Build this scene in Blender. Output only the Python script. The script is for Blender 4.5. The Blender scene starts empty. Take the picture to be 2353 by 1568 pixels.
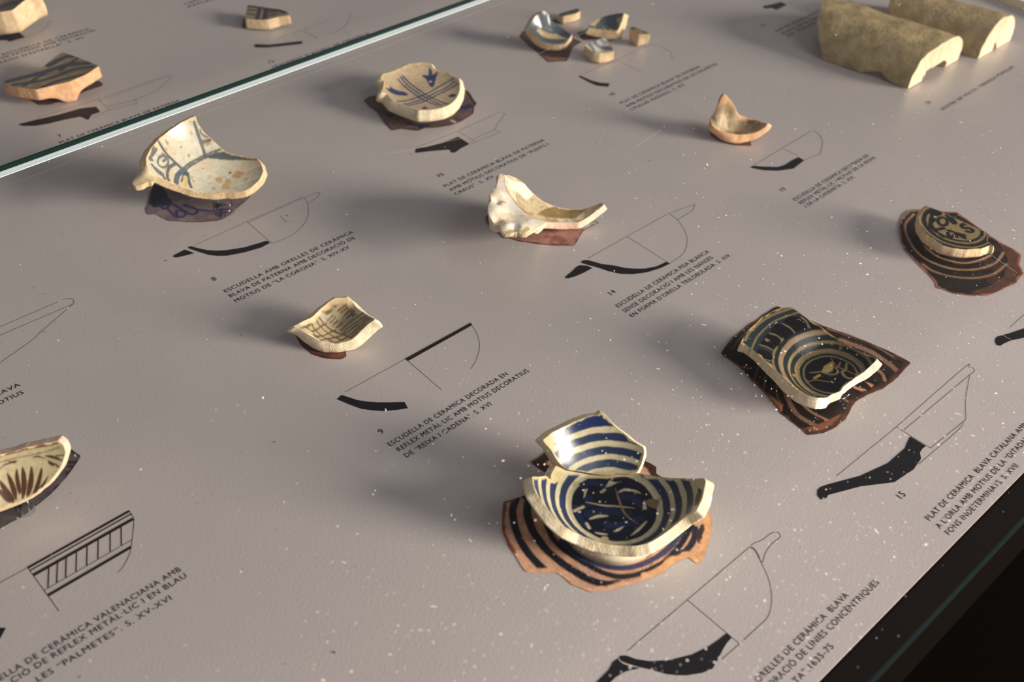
import bpy, math, random
import numpy as np
from mathutils import Matrix, Vector

# ------------------------------------------------------------------ camera
W0, H0 = 2353.0, 1568.0
FPX = 2515.99
RC = np.array([[0.73177778, -0.4338282, 0.52563712],
               [-0.67942129, -0.52516723, 0.51243155],
               [0.05374013, -0.73211507, -0.67905782]])   # rows: world X, Y, Z in camera axes (x right, y down, z forward)
CAM = np.array([0, 0, 0.62])
scene = bpy.context.scene
COL = scene.collection
cd = bpy.data.cameras.new('camera')
cam = bpy.data.objects.new('camera', cd); COL.objects.link(cam)
rt, up, bk = RC[:, 0], -RC[:, 1], -RC[:, 2]
cam.matrix_world = Matrix(((rt[0], up[0], bk[0], CAM[0]), (rt[1], up[1], bk[1], CAM[1]), (rt[2], up[2], bk[2], CAM[2]), (0, 0, 0, 1)))
cd.sensor_width = 36; cd.lens = FPX / W0 * 36; cd.clip_start = 0.02; cd.clip_end = 50
cd.dof.use_dof = True; cd.dof.focus_distance = 0.88; cd.dof.aperture_fstop = 6.0
scene.camera = cam

# ------------------------------------------------------------------ world and lamps
world = bpy.data.worlds.new('room_light'); scene.world = world
world.use_nodes = True
bg = world.node_tree.nodes['Background']
bg.inputs[0].default_value = (0.86, 0.80, 0.84, 1); bg.inputs[1].default_value = 0.20


def lamp(name, kind, loc, target, energy, color, size, size_y=None):
    l = bpy.data.lights.new(name, kind); l.energy = energy; l.color = color
    if kind == 'AREA':
        l.size = size
        if size_y: l.shape = 'RECTANGLE'; l.size_y = size_y
    else:
        l.shadow_soft_size = size
    o = bpy.data.objects.new(name, l); COL.objects.link(o)
    o.location = loc
    o.rotation_euler = (Vector(target) - Vector(loc)).to_track_quat('-Z', 'Y').to_euler()
    return o


sun = lamp('low_sun', 'SUN', (2.6, -2.4, 0.9), (0.6, 0.5, 0.2), 9.8, (1.0, 0.87, 0.74), 0.1)
sun.data.angle = 0.35; sun.rotation_euler = (-Vector((math.cos(math.radians(-57)) * math.cos(math.radians(13.5)), math.sin(math.radians(-57)) * math.cos(math.radians(13.5)), math.sin(math.radians(13.5))))).to_track_quat('-Z', 'Y').to_euler()
lamp('added_fill', 'AREA', (0.95, -0.75, 1.25), (0.6, 0.45, 0), 10, (1.0, 0.94, 0.94), 1.1)  # unseen area light added as soft front fill, fading to the far left
scene.view_settings.view_transform = 'Standard'
scene.view_settings.look = 'None'
scene.view_settings.exposure = 0.0
scene.view_settings.gamma = 1.0
scene.view_settings.use_curve_mapping = False

# ------------------------------------------------------------------ pixels and rays (how the photograph was measured)
CROPS = {'A1': (0, 0, 3.7333), 'A2': (500, 0, 3.3614), 'A3': (1150, 0, 3.7333), 'A4': (1700, 0, 3.6034),
         'B1': (250, 230, 3.2), 'B2': (780, 100, 3.7333), 'B3': (1080, 370, 3.6766), 'B4': (1580, 190, 4.706),
         'C1': (2030, 440, 4.127), 'C2': (1620, 680, 4.612), 'C3': (1120, 920, 3.266), 'C4': (640, 660, 3.825),
         'D1': (0, 650, 2.5696), 'D2': (0, 1150, 3.752), 'D3': (1330, 1200, 3.0558), 'D4': (1830, 800, 2.0421),
         'E1': (1180, 0, 6.9206), 'E2': (0, 990, 6.815), 'P': (0, 0, 1.0)}


def PX(crop, pts):
    x0, y0, s = CROPS[crop]
    p = np.array(pts, float).reshape(len(pts), -1)
    q = p.copy(); q[:, 0] = x0 + p[:, 0] / s; q[:, 1] = y0 + p[:, 1] / s
    return q


def rays(p):
    d = np.stack([p[:, 0] - W0 / 2, p[:, 1] - H0 / 2, np.full(len(p), FPX)], 1) @ RC.T
    return d


def ground(p, z=0.0):
    d = rays(p); t = (z - CAM[2]) / d[:, 2]
    return CAM + d * t[:, None]


def GP(crop, pts, z=0.0):
    return ground(PX(crop, pts), z)


# ------------------------------------------------------------------ numeric helpers
def hash3(i, j, k, seed):
    n = (i * 374761393 + j * 668265263 + k * 1274126177 + seed * 974634777) & 0xFFFFFFFF
    n = ((n ^ (n >> 13)) * 1274126177) & 0xFFFFFFFF
    return ((n ^ (n >> 16)) & 0xFFFFFF) / float(0xFFFFFF)


def vnoise(P, scale, seed=0):
    Q = np.asarray(P) / scale + 1000.0
    I = np.floor(Q).astype(np.int64); F = Q - I; F = F * F * (3 - 2 * F)
    out = 0
    for a in (0, 1):
        for b in (0, 1):
            for c in (0, 1):
                w = (F[:, 0] if a else 1 - F[:, 0]) * (F[:, 1] if b else 1 - F[:, 1]) * (F[:, 2] if c else 1 - F[:, 2])
                out = out + w * hash3(I[:, 0] + a, I[:, 1] + b, I[:, 2] + c, seed)
    return out * 2 - 1


def fnoise(P, scale, seed=0, oct=3):
    v = 0; a = 1
    for o in range(oct):
        v = v + a * vnoise(P, scale / 2 ** o, seed + o * 7); a *= 0.55
    return v


def lin(c):
    c = np.asarray(c, float) / 255.0
    return np.where(c <= 0.04045, c / 12.92, ((c + 0.055) / 1.055) ** 2.4)


def resample(poly, step):
    P = np.asarray(poly, float); out = []
    for i in range(len(P)):
        a, b = P[i], P[(i + 1) % len(P)]
        n = max(1, int(round(np.linalg.norm(b - a) / step)))
        for k in range(n): out.append(a + (b - a) * k / n)
    return np.array(out)


def rough(poly, amp, seed, step=0.0012):
    """a broken outline: resampled, with small irregular nicks"""
    P = resample(poly, step)
    # light smoothing of the measured corners
    for _ in range(1): P = 0.25 * np.roll(P, 1, 0) + 0.5 * P + 0.25 * np.roll(P, -1, 0)
    T = np.roll(P, -1, 0) - np.roll(P, 1, 0); T /= np.linalg.norm(T, axis=1)[:, None] + 1e-12
    N = np.stack([T[:, 1], -T[:, 0]], 1)
    Z = np.concatenate([P, np.full((len(P), 1), seed * .37)], 1)
    return P + N * (fnoise(Z, 0.011, seed, 4) * amp)[:, None]


def inside(P, poly):
    c = np.zeros(len(P), bool)
    A = poly; B = np.roll(poly, -1, 0)
    for a, b in zip(A, B):
        m = (a[1] > P[:, 1]) != (b[1] > P[:, 1])
        if not m.any(): continue
        x = (b[0] - a[0]) * (P[:, 1] - a[1]) / (b[1] - a[1] + 1e-18) + a[0]
        c ^= m & (P[:, 0] < x)
    return c


def near(P, A, B):
    """closest point on the segments A-B for each point of P"""
    bd = np.full(len(P), 1e9); bq = P.copy()
    for s in range(0, len(P), 6000):
        p = P[s:s + 6000]
        d = B - A; L = (d * d).sum(1) + 1e-18
        t = np.clip(((p[:, None] - A[None]) * d[None]).sum(2) / L, 0, 1)
        q = A[None] + t[..., None] * d[None]
        D = ((p[:, None] - q) ** 2).sum(2); k = D.argmin(1); r = np.arange(len(p))
        bd[s:s + 6000] = np.sqrt(D[r, k]); bq[s:s + 6000] = q[r, k]
    return bd, bq


def grid_patch(poly, d):
    """quad grid clipped and snapped to a polygon: points, faces, boundary edges"""
    lo = poly.min(0) - 2 * d; hi = poly.max(0) + 2 * d
    nx, ny = (np.ceil((hi - lo) / d)).astype(int) + 1
    X, Y = np.meshgrid(lo[0] + np.arange(nx) * d, lo[1] + np.arange(ny) * d, indexing='ij')
    P = np.stack([X.ravel(), Y.ravel()], 1)
    ins = inside(P, poly)
    dist = np.full(len(P), 1e9); Q = P.copy()
    A = poly; B = np.roll(poly, -1, 0)
    # only points near the border need distances
    I2 = ins.reshape(nx, ny); edge = np.zeros_like(I2)
    for dx in (-1, 0, 1):
        for dy in (-1, 0, 1):
            edge |= np.roll(np.roll(I2, dx, 0), dy, 1) != I2
    idx = np.where(edge.ravel())[0]
    dist[idx], Q[idx] = near(P[idx], A, B)
    snap = dist < 0.56 * d
    ok = ins | snap
    P = np.where(snap[:, None], Q, P)
    g = np.arange(nx * ny).reshape(nx, ny)
    c = np.stack([g[:-1, :-1].ravel(), g[1:, :-1].ravel(), g[1:, 1:].ravel(), g[:-1, 1:].ravel()], 1)
    k = ok[c]; n = k.sum(1)
    faces = []
    q4 = c[n == 4]
    cen = P[q4].mean(1); q4 = q4[inside(cen, poly) | (~snap[q4]).any(1)]
    faces += [tuple(f) for f in q4]
    for f, kk in zip(c[n == 3], k[n == 3]):
        t = tuple(f[kk])
        if not all(snap[list(t)]) or inside(P[list(t)].mean(0)[None], poly)[0]: faces.append(t)
    # drop degenerate ones
    good = []
    for f in faces:
        p = P[list(f)]
        a = 0.5 * abs(sum(p[i, 0] * p[(i + 1) % len(f), 1] - p[(i + 1) % len(f), 0] * p[i, 1] for i in range(len(f))))
        if a > 0.02 * d * d: good.append(f)
    used = np.unique(np.concatenate([np.array(f) for f in good]))
    m = -np.ones(len(P), int); m[used] = np.arange(len(used))
    good = [tuple(int(m[i]) for i in f) for f in good]
    cnt = {}
    for f in good:
        for i in range(len(f)):
            a, b = f[i], f[(i + 1) % len(f)]
            if (b, a) in cnt: del cnt[(b, a)]
            else: cnt[(a, b)] = 1
    return P[used], good, list(cnt)


# ------------------------------------------------------------------ surfaces
class Rev:
    """surface of revolution; parameters are (s cos a, s sin a) with s the arc length along the profile"""
    def __init__(self, centre, profile_mm, tilt=(0, 0)):
        self.c = np.array(centre, float)
        pr = np.array(profile_mm, float) / 1000
        P = [pr[0] * [-1, 1] + 0 * pr[0]] ; P = np.vstack([[(-pr[1][0], pr[1][1])], pr, [2 * pr[-1] - pr[-2]]])
        out = []
        for i in range(1, len(P) - 2):
            for t in np.linspace(0, 1, 24, endpoint=False):
                p0, p1, p2, p3 = P[i - 1], P[i], P[i + 1], P[i + 2]
                out.append(0.5 * (2 * p1 + (p2 - p0) * t + (2 * p0 - 5 * p1 + 4 * p2 - p3) * t * t + (3 * p1 - p0 - 3 * p2 + p3) * t ** 3))
        out.append(P[-2])
        e = out[-1] - out[-6]; e /= np.linalg.norm(e)
        for k in range(1, 30): out.append(out[-1] + e * 0.002)
        self.r, self.z = np.array(out).T
        self.r[0] = 0
        self.s = np.concatenate([[0], np.cumsum(np.hypot(np.diff(self.r), np.diff(self.z)))])
        n = np.array([tilt[0], tilt[1], 1.0]); n /= np.linalg.norm(n)
        u = np.cross([0, 1, 0], n); u /= np.linalg.norm(u); v = np.cross(n, u)
        self.M = np.stack([u, v, n], 1)

    def pos(self, ab):
        s = np.hypot(ab[:, 0], ab[:, 1]); a = np.arctan2(ab[:, 1], ab[:, 0])
        r = np.interp(s, self.s, self.r); z = np.interp(s, self.s, self.z)
        return self.c + np.stack([r * np.cos(a), r * np.sin(a), z], 1) @ self.M.T

    def nrm(self, ab):
        s = np.hypot(ab[:, 0], ab[:, 1]); a = np.arctan2(ab[:, 1], ab[:, 0]); h = 0.0012
        dr = np.interp(s + h, self.s, self.r) - np.interp(s - h, self.s, self.r)
        dz = np.interp(s + h, self.s, self.z) - np.interp(np.abs(s - h), self.s, self.z)
        l = np.hypot(dr, dz)
        return np.stack([-dz / l * np.cos(a), -dz / l * np.sin(a), dr / l], 1) @ self.M.T

    def hit(self, p):
        d = rays(p) @ self.M; o = (CAM - self.c) @ self.M
        out = []
        for dv in d:
            zz = np.linspace(max(self.z.max(), 0.07), -0.004, 900)
            t = (zz - o[2]) / dv[2]
            x = o[0] + dv[0] * t; y = o[1] + dv[1] * t; r = np.hypot(x, y)
            g = zz - np.interp(r, self.r, self.z)
            w = np.where((g[:-1] > 0) & (g[1:] <= 0))[0]
            k = w[-1] if len(w) else int(g.argmax())
            s = np.interp(r[k], self.r, self.s); a = math.atan2(y[k], x[k])
            out.append((s * math.cos(a), s * math.sin(a)))
        return np.array(out)


class Field:
    """smooth height field through measured points (thin plate spline); parameters are world x, y"""
    def __init__(self, xyz, bumps=(), reg=1e-5):
        X = np.asarray(xyz, float); self.o = X[:, :2].mean(0); self.X = (X[:, :2] - self.o) * 20
        n = len(X); K = self.k(self.X, self.X) + reg * np.eye(n)
        Pm = np.c_[np.ones(n), self.X]
        A = np.block([[K, Pm], [Pm.T, np.zeros((3, 3))]])
        self.w = np.linalg.solve(A, np.r_[X[:, 2], 0, 0, 0]); self.b = bumps

    @staticmethod
    def k(A, B):
        r2 = ((A[:, None] - B[None]) ** 2).sum(2)
        return 0.5 * r2 * np.log(r2 + 1e-12)

    def h(self, xy):
        q = (xy - self.o) * 20; n = len(self.X)
        z = self.k(q, self.X) @ self.w[:n] + self.w[n] + q @ self.w[n + 1:]
        for (bx, by, r, a) in self.b: z = z + a * np.exp(-((xy[:, 0] - bx) ** 2 + (xy[:, 1] - by) ** 2) / r ** 2)
        return z

    def pos(self, ab):
        return np.c_[ab, self.h(ab)]

    def nrm(self, ab):
        e = 0.0008
        gx = (self.h(ab + [e, 0]) - self.h(ab - [e, 0])) / (2 * e); gy = (self.h(ab + [0, e]) - self.h(ab - [0, e])) / (2 * e)
        n = np.stack([-gx, -gy, np.ones(len(ab))], 1)
        return n / np.linalg.norm(n, axis=1)[:, None]

    def hit(self, p):
        d = rays(p); out = []
        for dv in d:
            zz = np.linspace(0.075, 0.0, 240); t = (zz - CAM[2]) / dv[2]
            xy = CAM[:2] + dv[None, :2] * t[:, None]
            g = zz - self.h(xy)
            w = np.where((g[:-1] > 0) & (g[1:] <= 0))[0]
            q = np.abs(xy - self.o).max(1)
            k = w[np.argmin(q[w])] if len(w) else int(np.abs(g).argmin())
            out.append(xy[k])
        return np.array(out)


class Flat:
    def __init__(self, z=0.0): self.z = z
    def pos(self, ab): return np.c_[ab, np.full(len(ab), self.z)]
    def hit(self, p): return ground(p, self.z)[:, :2]


# ------------------------------------------------------------------ materials
def mat_base(name):
    m = bpy.data.materials.new(name); m.use_nodes = True
    return m, m.node_tree, m.node_tree.nodes['Principled BSDF']


def add_bump(nt, b, scale, strength, dist=0.001, detail=4.0):
    tc = nt.nodes.new('ShaderNodeTexCoord'); n = nt.nodes.new('ShaderNodeTexNoise')
    n.inputs['Scale'].default_value = scale; n.inputs['Detail'].default_value = detail
    bp = nt.nodes.new('ShaderNodeBump'); bp.inputs['Strength'].default_value = strength; bp.inputs['Distance'].default_value = dist
    nt.links.new(tc.outputs['Object'], n.inputs['Vector'])
    nt.links.new(n.outputs['Fac'], bp.inputs['Height']); nt.links.new(bp.outputs['Normal'], b.inputs['Normal'])
    return tc, n


def paint_mat(name, rough_=0.25, spec=0.5, vary=0.12, nscale=260, bump=0.05, bscale=700):
    m, nt, b = mat_base(name)
    at = nt.nodes.new('ShaderNodeAttribute'); at.attribute_name = 'paint'
    tc, n = add_bump(nt, b, bscale, bump, 0.0006)
    n2 = nt.nodes.new('ShaderNodeTexNoise'); n2.inputs['Scale'].default_value = nscale; n2.inputs['Detail'].default_value = 5
    nt.links.new(tc.outputs['Object'], n2.inputs['Vector'])
    mr = nt.nodes.new('ShaderNodeMapRange'); mr.inputs['From Min'].default_value = 0.3; mr.inputs['From Max'].default_value = 0.7
    mr.inputs['To Min'].default_value = 1 - vary; mr.inputs['To Max'].default_value = 1 + vary
    nt.links.new(n2.outputs['Fac'], mr.inputs['Value'])
    mx = nt.nodes.new('ShaderNodeVectorMath'); mx.operation = 'SCALE'
    nt.links.new(at.outputs['Color'], mx.inputs[0]); nt.links.new(mr.outputs['Result'], mx.inputs['Scale'])
    nt.links.new(mx.outputs['Vector'], b.inputs['Base Color'])
    b.inputs['Roughness'].default_value = rough_; b.inputs['Specular IOR Level'].default_value = spec
    return m


def noise_mat(name, c1, c2, scale, rough_=0.8, bump=0.4, bscale=900, spec=0.3, bdist=0.001):
    m, nt, b = mat_base(name)
    tc, n = add_bump(nt, b, bscale, bump, bdist)
    n2 = nt.nodes.new('ShaderNodeTexNoise'); n2.inputs['Scale'].default_value = scale; n2.inputs['Detail'].default_value = 6
    n2.inputs['Roughness'].default_value = 0.65
    nt.links.new(tc.outputs['Object'], n2.inputs['Vector'])
    cr = nt.nodes.new('ShaderNodeValToRGB')
    cr.color_ramp.elements[0].position = 0.36; cr.color_ramp.elements[1].position = 0.64
    cr.color_ramp.elements[0].color = (*lin(c1), 1); cr.color_ramp.elements[1].color = (*lin(c2), 1)
    nt.links.new(n2.outputs['Fac'], cr.inputs['Fac']); nt.links.new(cr.outputs['Color'], b.inputs['Base Color'])
    b.inputs['Roughness'].default_value = rough_; b.inputs['Specular IOR Level'].default_value = spec
    return m


def plain(name, c, rough_=0.6, spec=0.3):
    m, nt, b = mat_base(name)
    b.inputs['Base Color'].default_value = (*lin(c), 1); b.inputs['Roughness'].default_value = rough_
    b.inputs['Specular IOR Level'].default_value = spec
    return m


def glass_mat(name, tint, rough_=0.0, ior=1.45):
    m = bpy.data.materials.new(name); m.use_nodes = True; nt = m.node_tree; nt.nodes.clear()
    out = nt.nodes.new('ShaderNodeOutputMaterial'); mix = nt.nodes.new('ShaderNodeMixShader')
    tr = nt.nodes.new('ShaderNodeBsdfTransparent'); tr.inputs[0].default_value = (*tint, 1)
    gl = nt.nodes.new('ShaderNodeBsdfGlossy'); gl.inputs['Roughness'].default_value = rough_
    lw = nt.nodes.new('ShaderNodeLayerWeight'); lw.inputs['Blend'].default_value = 0.5
    pw = nt.nodes.new('ShaderNodeMath'); pw.operation = 'POWER'; pw.inputs[1].default_value = 5.0
    fr = nt.nodes.new('ShaderNodeMath'); fr.operation = 'MULTIPLY_ADD'; f0 = ((ior - 1) / (ior + 1)) ** 2
    fr.inputs[1].default_value = 1 - f0; fr.inputs[2].default_value = f0
    nt.links.new(lw.outputs['Facing'], pw.inputs[0]); nt.links.new(pw.outputs[0], fr.inputs[0])
    nt.links.new(fr.outputs[0], mix.inputs[0]); nt.links.new(tr.outputs[0], mix.inputs[1]); nt.links.new(gl.outputs[0], mix.inputs[2])
    nt.links.new(mix.outputs[0], out.inputs['Surface'])
    return m


M_GLAZE = paint_mat('painted_glaze', 0.22, 0.5)
M_GLAZE_DULL = paint_mat('worn_glaze', 0.45, 0.35, 0.16)
M_PRINT = paint_mat('printed_photo_ink', 0.5, 0.3, 0.22, 180, 0.0)
M_INK = plain('black_ink', (26, 25, 30), 0.5, 0.25)
M_INK_THIN = plain('grey_ink', (92, 84, 82), 0.6, 0.2)
M_INK_BROWN = plain('brown_ink', (38, 28, 25), 0.5, 0.25)
M_PANEL = noise_mat('matte_vinyl_panel', (176, 169, 169), (180, 173, 172), 9, 0.36, 0.2, 430, 0.9, 0.0006)
M_CLAY = {'tan': noise_mat('tan_clay', (216, 184, 142), (234, 210, 174), 190, 0.9, 0.5),
          'orange': noise_mat('orange_clay', (222, 166, 122), (238, 196, 156), 150, 0.9, 0.5),
          'cream': noise_mat('cream_clay', (222, 204, 166), (240, 228, 200), 170, 0.9, 0.5),
          'pink': noise_mat('pink_clay', (236, 196, 170), (246, 216, 194), 150, 0.9, 0.4),
          'pale': noise_mat('pale_clay', (228, 206, 172), (244, 230, 204), 260, 0.92, 0.8, 1100)}
M_GLASS = glass_mat('clear_glass', (0.985, 0.995, 0.99), 0.0, 1.2)
M_ACRYL = glass_mat('clear_acrylic', (0.96, 0.97, 0.97), 0.05, 1.3)


# ------------------------------------------------------------------ object helpers
def wloc(o):
    v = np.zeros(3)
    while o is not None: v = v + np.array(o.location); o = o.parent
    return v


def thing(name, label, cat, loc, group=None):
    o = bpy.data.objects.new(name, None); COL.objects.link(o)
    o.empty_display_size = 0.02; o.location = loc
    o['label'] = label; o['category'] = cat
    if group: o['group'] = group
    return o


def mesh_obj(name, V, F, mat, parent=None, smooth=True, col=None, label=None):
    V = np.asarray(V, float)
    if parent is not None: V = V - wloc(parent)
    me = bpy.data.meshes.new(name); me.from_pydata([tuple(v) for v in V], [], [tuple(f) for f in F])
    if col is not None:
        a = me.attributes.new('paint', 'FLOAT_COLOR', 'POINT')
        a.data.foreach_set('color', np.c_[col, np.ones(len(col))].astype(np.float32).ravel())
    if smooth: me.polygons.foreach_set('use_smooth', np.ones(len(F), bool))
    me.materials.append(mat); me.update()
    o = bpy.data.objects.new(name, me); COL.objects.link(o); o.parent = parent
    if label: o['label'] = label
    return o


def box(name, lo, hi, mat, parent=None):
    (a, b, c), (d, e, f) = lo, hi
    V = [(a, b, c), (d, b, c), (d, e, c), (a, e, c), (a, b, f), (d, b, f), (d, e, f), (a, e, f)]
    F = [(0, 3, 2, 1), (4, 5, 6, 7), (0, 1, 5, 4), (1, 2, 6, 5), (2, 3, 7, 6), (3, 0, 4, 7)]
    return mesh_obj(name, V, F, mat, parent, False)


# ------------------------------------------------------------------ painting on surfaces
def ss(x, w): return np.clip(0.5 - x / (2 * w), 0, 1)


def paint(surf, ab, ops, base, d, bd=None, seed=1):
    """vertex colours of painted decoration; every op is traced on the thing's own surface"""
    C = np.tile(lin(base), (len(ab), 1))
    Z = np.c_[ab, np.zeros(len(ab))]
    wob = fnoise(Z, 0.006, seed + 40, 2)
    soft = 0.45 * d
    for op in ops:
        k = op[0]
        if k == 'ring':            # ('ring', crop, (pxA), (pxB), colour): between two radii about the surface's axis
            q = surf.hit(PX(op[1], [op[2], op[3]])); r0, r1 = sorted(np.hypot(q[:, 0], q[:, 1]))
            r = np.hypot(ab[:, 0], ab[:, 1]) + wob * 0.0003
            w = ss(r0 - r, soft) * ss(r - r1, soft); col = op[4]
        elif k == 'prings':        # rings about a pixel centre on a flat print
            c0 = surf.hit(PX(op[1], [op[2]]))[0]; q = surf.hit(PX(op[1], [op[3], op[4]])); r0, r1 = sorted(np.hypot(*(q - c0).T))
            r = np.hypot(*(ab - c0).T) + wob * 0.0006
            w = ss(r0 - r, soft) * ss(r - r1, soft); col = op[5]
        elif k == 'stroke':        # ('stroke', crop, pts, width_mm, colour)
            q = surf.hit(PX(op[1], op[2]))
            q = smooth_line(q)
            dd, _ = near(ab, q[:-1], q[1:])
            w = ss(dd + wob * 0.00018 - op[3] / 2000, soft); col = op[4]
        elif k == 'leaf':          # tapering stroke
            q = smooth_line(surf.hit(PX(op[1], op[2]))); n = len(q) - 1
            dd = np.full(len(ab), 1.0)
            for i in range(n):
                t = (i + .5) / n
                x, _ = near(ab, q[i:i + 1], q[i + 1:i + 2]); dd = np.minimum(dd, x - op[3] / 2000 * math.sin(math.pi * min(1, t * 0.92 + 0.04)) ** 0.7)
            w = ss(dd + wob * 0.00012, soft); col = op[4]
        elif k == 'poly':
            q = surf.hit(PX(op[1], op[2])); ins = inside(ab, q); dd, _ = near(ab, q, np.roll(q, -1, 0))
            w = ss(np.where(ins, -dd, dd) + wob * 0.0004, soft); col = op[3]
        elif k == 'dot':
            q = surf.hit(PX(op[1], [op[2]]))[0]
            w = ss(np.hypot(*(ab - q).T) * (1 + 0.3 * wob) - op[3] / 2000, soft); col = op[4]
        elif k == 'edge':          # worn border along the break
            w = ss(bd + wob * 0.0012 - op[1] / 1000, soft * 1.5); col = op[2]
            if len(op) > 3:        # only near the traced part of the border
                q = surf.hit(PX(op[3], op[4])); dd, _ = near(ab, q[:-1], q[1:]); w = w * (dd < op[5] / 1000)
        elif k == 'mottle':        # ('mottle', scale_m, threshold, strength, colour)
            w = np.clip((fnoise(Z, op[1], seed + 3) - op[2]) * 3, 0, 1) * op[3]; col = op[4]
        elif k == 'wash':          # diluted paint: blends by noise inside a radius range
            w = np.clip(0.5 + 0.7 * fnoise(Z, op[1], seed + 9), 0, 1) * op[2]; col = op[3]
            C2 = C.mean(1); w = w * (C2 < 0.25); 
        C = C * (1 - w[:, None]) + lin(col) * w[:, None]
    return C


def smooth_line(q, n=6):
    if len(q) < 3: return q
    P = np.vstack([2 * q[0] - q[1], q, 2 * q[-1] - q[-2]]); out = []
    for i in range(1, len(P) - 2):
        for t in np.linspace(0, 1, n, endpoint=False):
            p0, p1, p2, p3 = P[i - 1:i + 3]
            out.append(0.5 * (2 * p1 + (p2 - p0) * t + (2 * p0 - 5 * p1 + 4 * p2 - p3) * t * t + (3 * p1 - p0 - 3 * p2 + p3) * t ** 3))
    out.append(P[-2]); return np.array(out)


# ------------------------------------------------------------------ sherds
GAPS = {}


def sherd_mesh(root, surf, poly, thick, ops, base, clay, d=0.0008, seed=1, glaze=M_GLAZE, outer=None, amp=0.0002,
               face_name='glazed_face', body_name='clay_body', flare=0.0, flat_bottom=False, edge_amp=0.00022):
    """one fragment: painted face, broken edge and underside of real thickness"""
    poly = rough(poly, amp, seed)
    ab, F, BE = grid_patch(poly, d)
    P = surf.pos(ab); N = surf.nrm(ab)
    P = P + N * (fnoise(P, 0.02, seed + 5, 2) * 0.0002)[:, None]
    A, B = poly, np.roll(poly, -1, 0)
    bd, _ = near(ab, A, B)
    C = paint(surf, ab, ops, base, d, bd, seed)
    face = mesh_obj(face_name, P, F, glaze, root, True, C)
    th = thick(P) if callable(thick) else np.full(len(P), thick)
    O = P - N * th[:, None]
    if flat_bottom: O[:, 2] = 0.0006
    O[:, 2] = np.maximum(O[:, 2], 0.0006)
    GAPS[root.name] = min(GAPS.get(root.name, 9), O[:, 2].min())
    # broken edge: columns between face and underside
    bi = sorted({i for e in BE for i in e}); idx = {v: n for n, v in enumerate(bi)}
    K = 6; Pb, Ob, Nb = P[bi], O[bi], N[bi]
    # outward direction of the border
    out = np.zeros((len(bi), 3))
    for a, b in BE:
        t = P[b] - P[a]; o = np.cross(t, N[a]); o /= np.linalg.norm(o) + 1e-12
        out[idx[a]] += o; out[idx[b]] += o
    out /= np.linalg.norm(out, axis=1)[:, None] + 1e-12
    cols = []
    for k in range(K + 1):
        t = k / K; Q = Pb + (Ob - Pb) * t
        e = math.sin(math.pi * min(1, t * 0.5 + 0.0)) if False else (0 if k == 0 else 1)
        q = Q + out * (e * (fnoise(Q, 0.004, seed + 11) * edge_amp + flare * math.sin(math.pi * t)))[:, None]
        q[:, 2] = np.maximum(q[:, 2], 0.0005)
        cols.append(q)
    nb = len(bi); V = np.vstack(cols + [O]); base_o = nb * (K + 1)
    FF = []
    for a, b in BE:
        i, j = idx[a], idx[b]
        for k in range(K): FF.append((k * nb + i, (k + 1) * nb + i, (k + 1) * nb + j, k * nb + j))
    # underside, joined to the last column
    om = np.arange(len(P)) + base_o
    for v, n in idx.items(): om[v] = K * nb + n
    FF += [tuple(int(om[i]) for i in reversed(f)) for f in F]
    used = np.unique(np.concatenate([np.array(f) for f in FF])); m = -np.ones(len(V), int); m[used] = np.arange(len(used))
    FF = [tuple(int(m[i]) for i in f) for f in FF]
    body = mesh_obj(body_name, V[used], FF, clay if outer is None else clay, root, True)
    if outer is not None:
        body.data.materials.append(outer)
        mi = np.zeros(len(FF), np.int32); mi[len(BE) * K:] = 1
        body.data.polygons.foreach_set('material_index', mi)
    return face, body


def rev_sherd(root, surf, crop, pts, *a, **k):
    return sherd_mesh(root, surf, surf.hit(PX(crop, pts)), *a, **k)


def field_of(crop, outline, inner=(), dz=0.0):
    """height field through outline and inner points given as (px, py, height in mm)"""
    p = PX(crop, list(outline) + list(inner)); z = p[:, 2] / 1000 + dz
    X = np.array([ground(q[None, :2], zz)[0] for q, zz in zip(p, z)])
    return X[:len(outline)], X


def rim_hit(surf, crop, pts, r):
    """parameters of rim points, where the inside of the near wall is turned away from the camera"""
    k = int(np.abs(surf.r - r).argmin()); s = surf.s[k]
    a = np.linspace(0, 2 * math.pi, 1440, endpoint=False); ab = np.stack([s * np.cos(a), s * np.sin(a)], 1)
    c = (surf.pos(ab) - CAM) @ RC; q = c[:, :2] / c[:, 2:] * FPX + [W0 / 2, H0 / 2]
    return np.array([ab[((q - p) ** 2).sum(1).argmin()] for p in PX(crop, pts)])


def support_ring(root, x, y, h, r=0.010):
    """clear acrylic ring that carries a sherd"""
    n = 40; V = []; F = []
    for i in range(n):
        a = 2 * math.pi * i / n
        for (rr, z) in ((r, 0.0003), (r, h), (r - 0.0025, h), (r - 0.0025, 0.0003)): V.append((x + rr * math.cos(a), y + rr * math.sin(a), z))
    for i in range(n):
        j = (i + 1) % n
        for k in range(4): F.append((i * 4 + k, j * 4 + k, j * 4 + (k + 1) % 4, i * 4 + (k + 1) % 4))
    return mesh_obj('support_ring', V, F, M_ACRYL, root, True, label='clear acrylic support ring')


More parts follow.
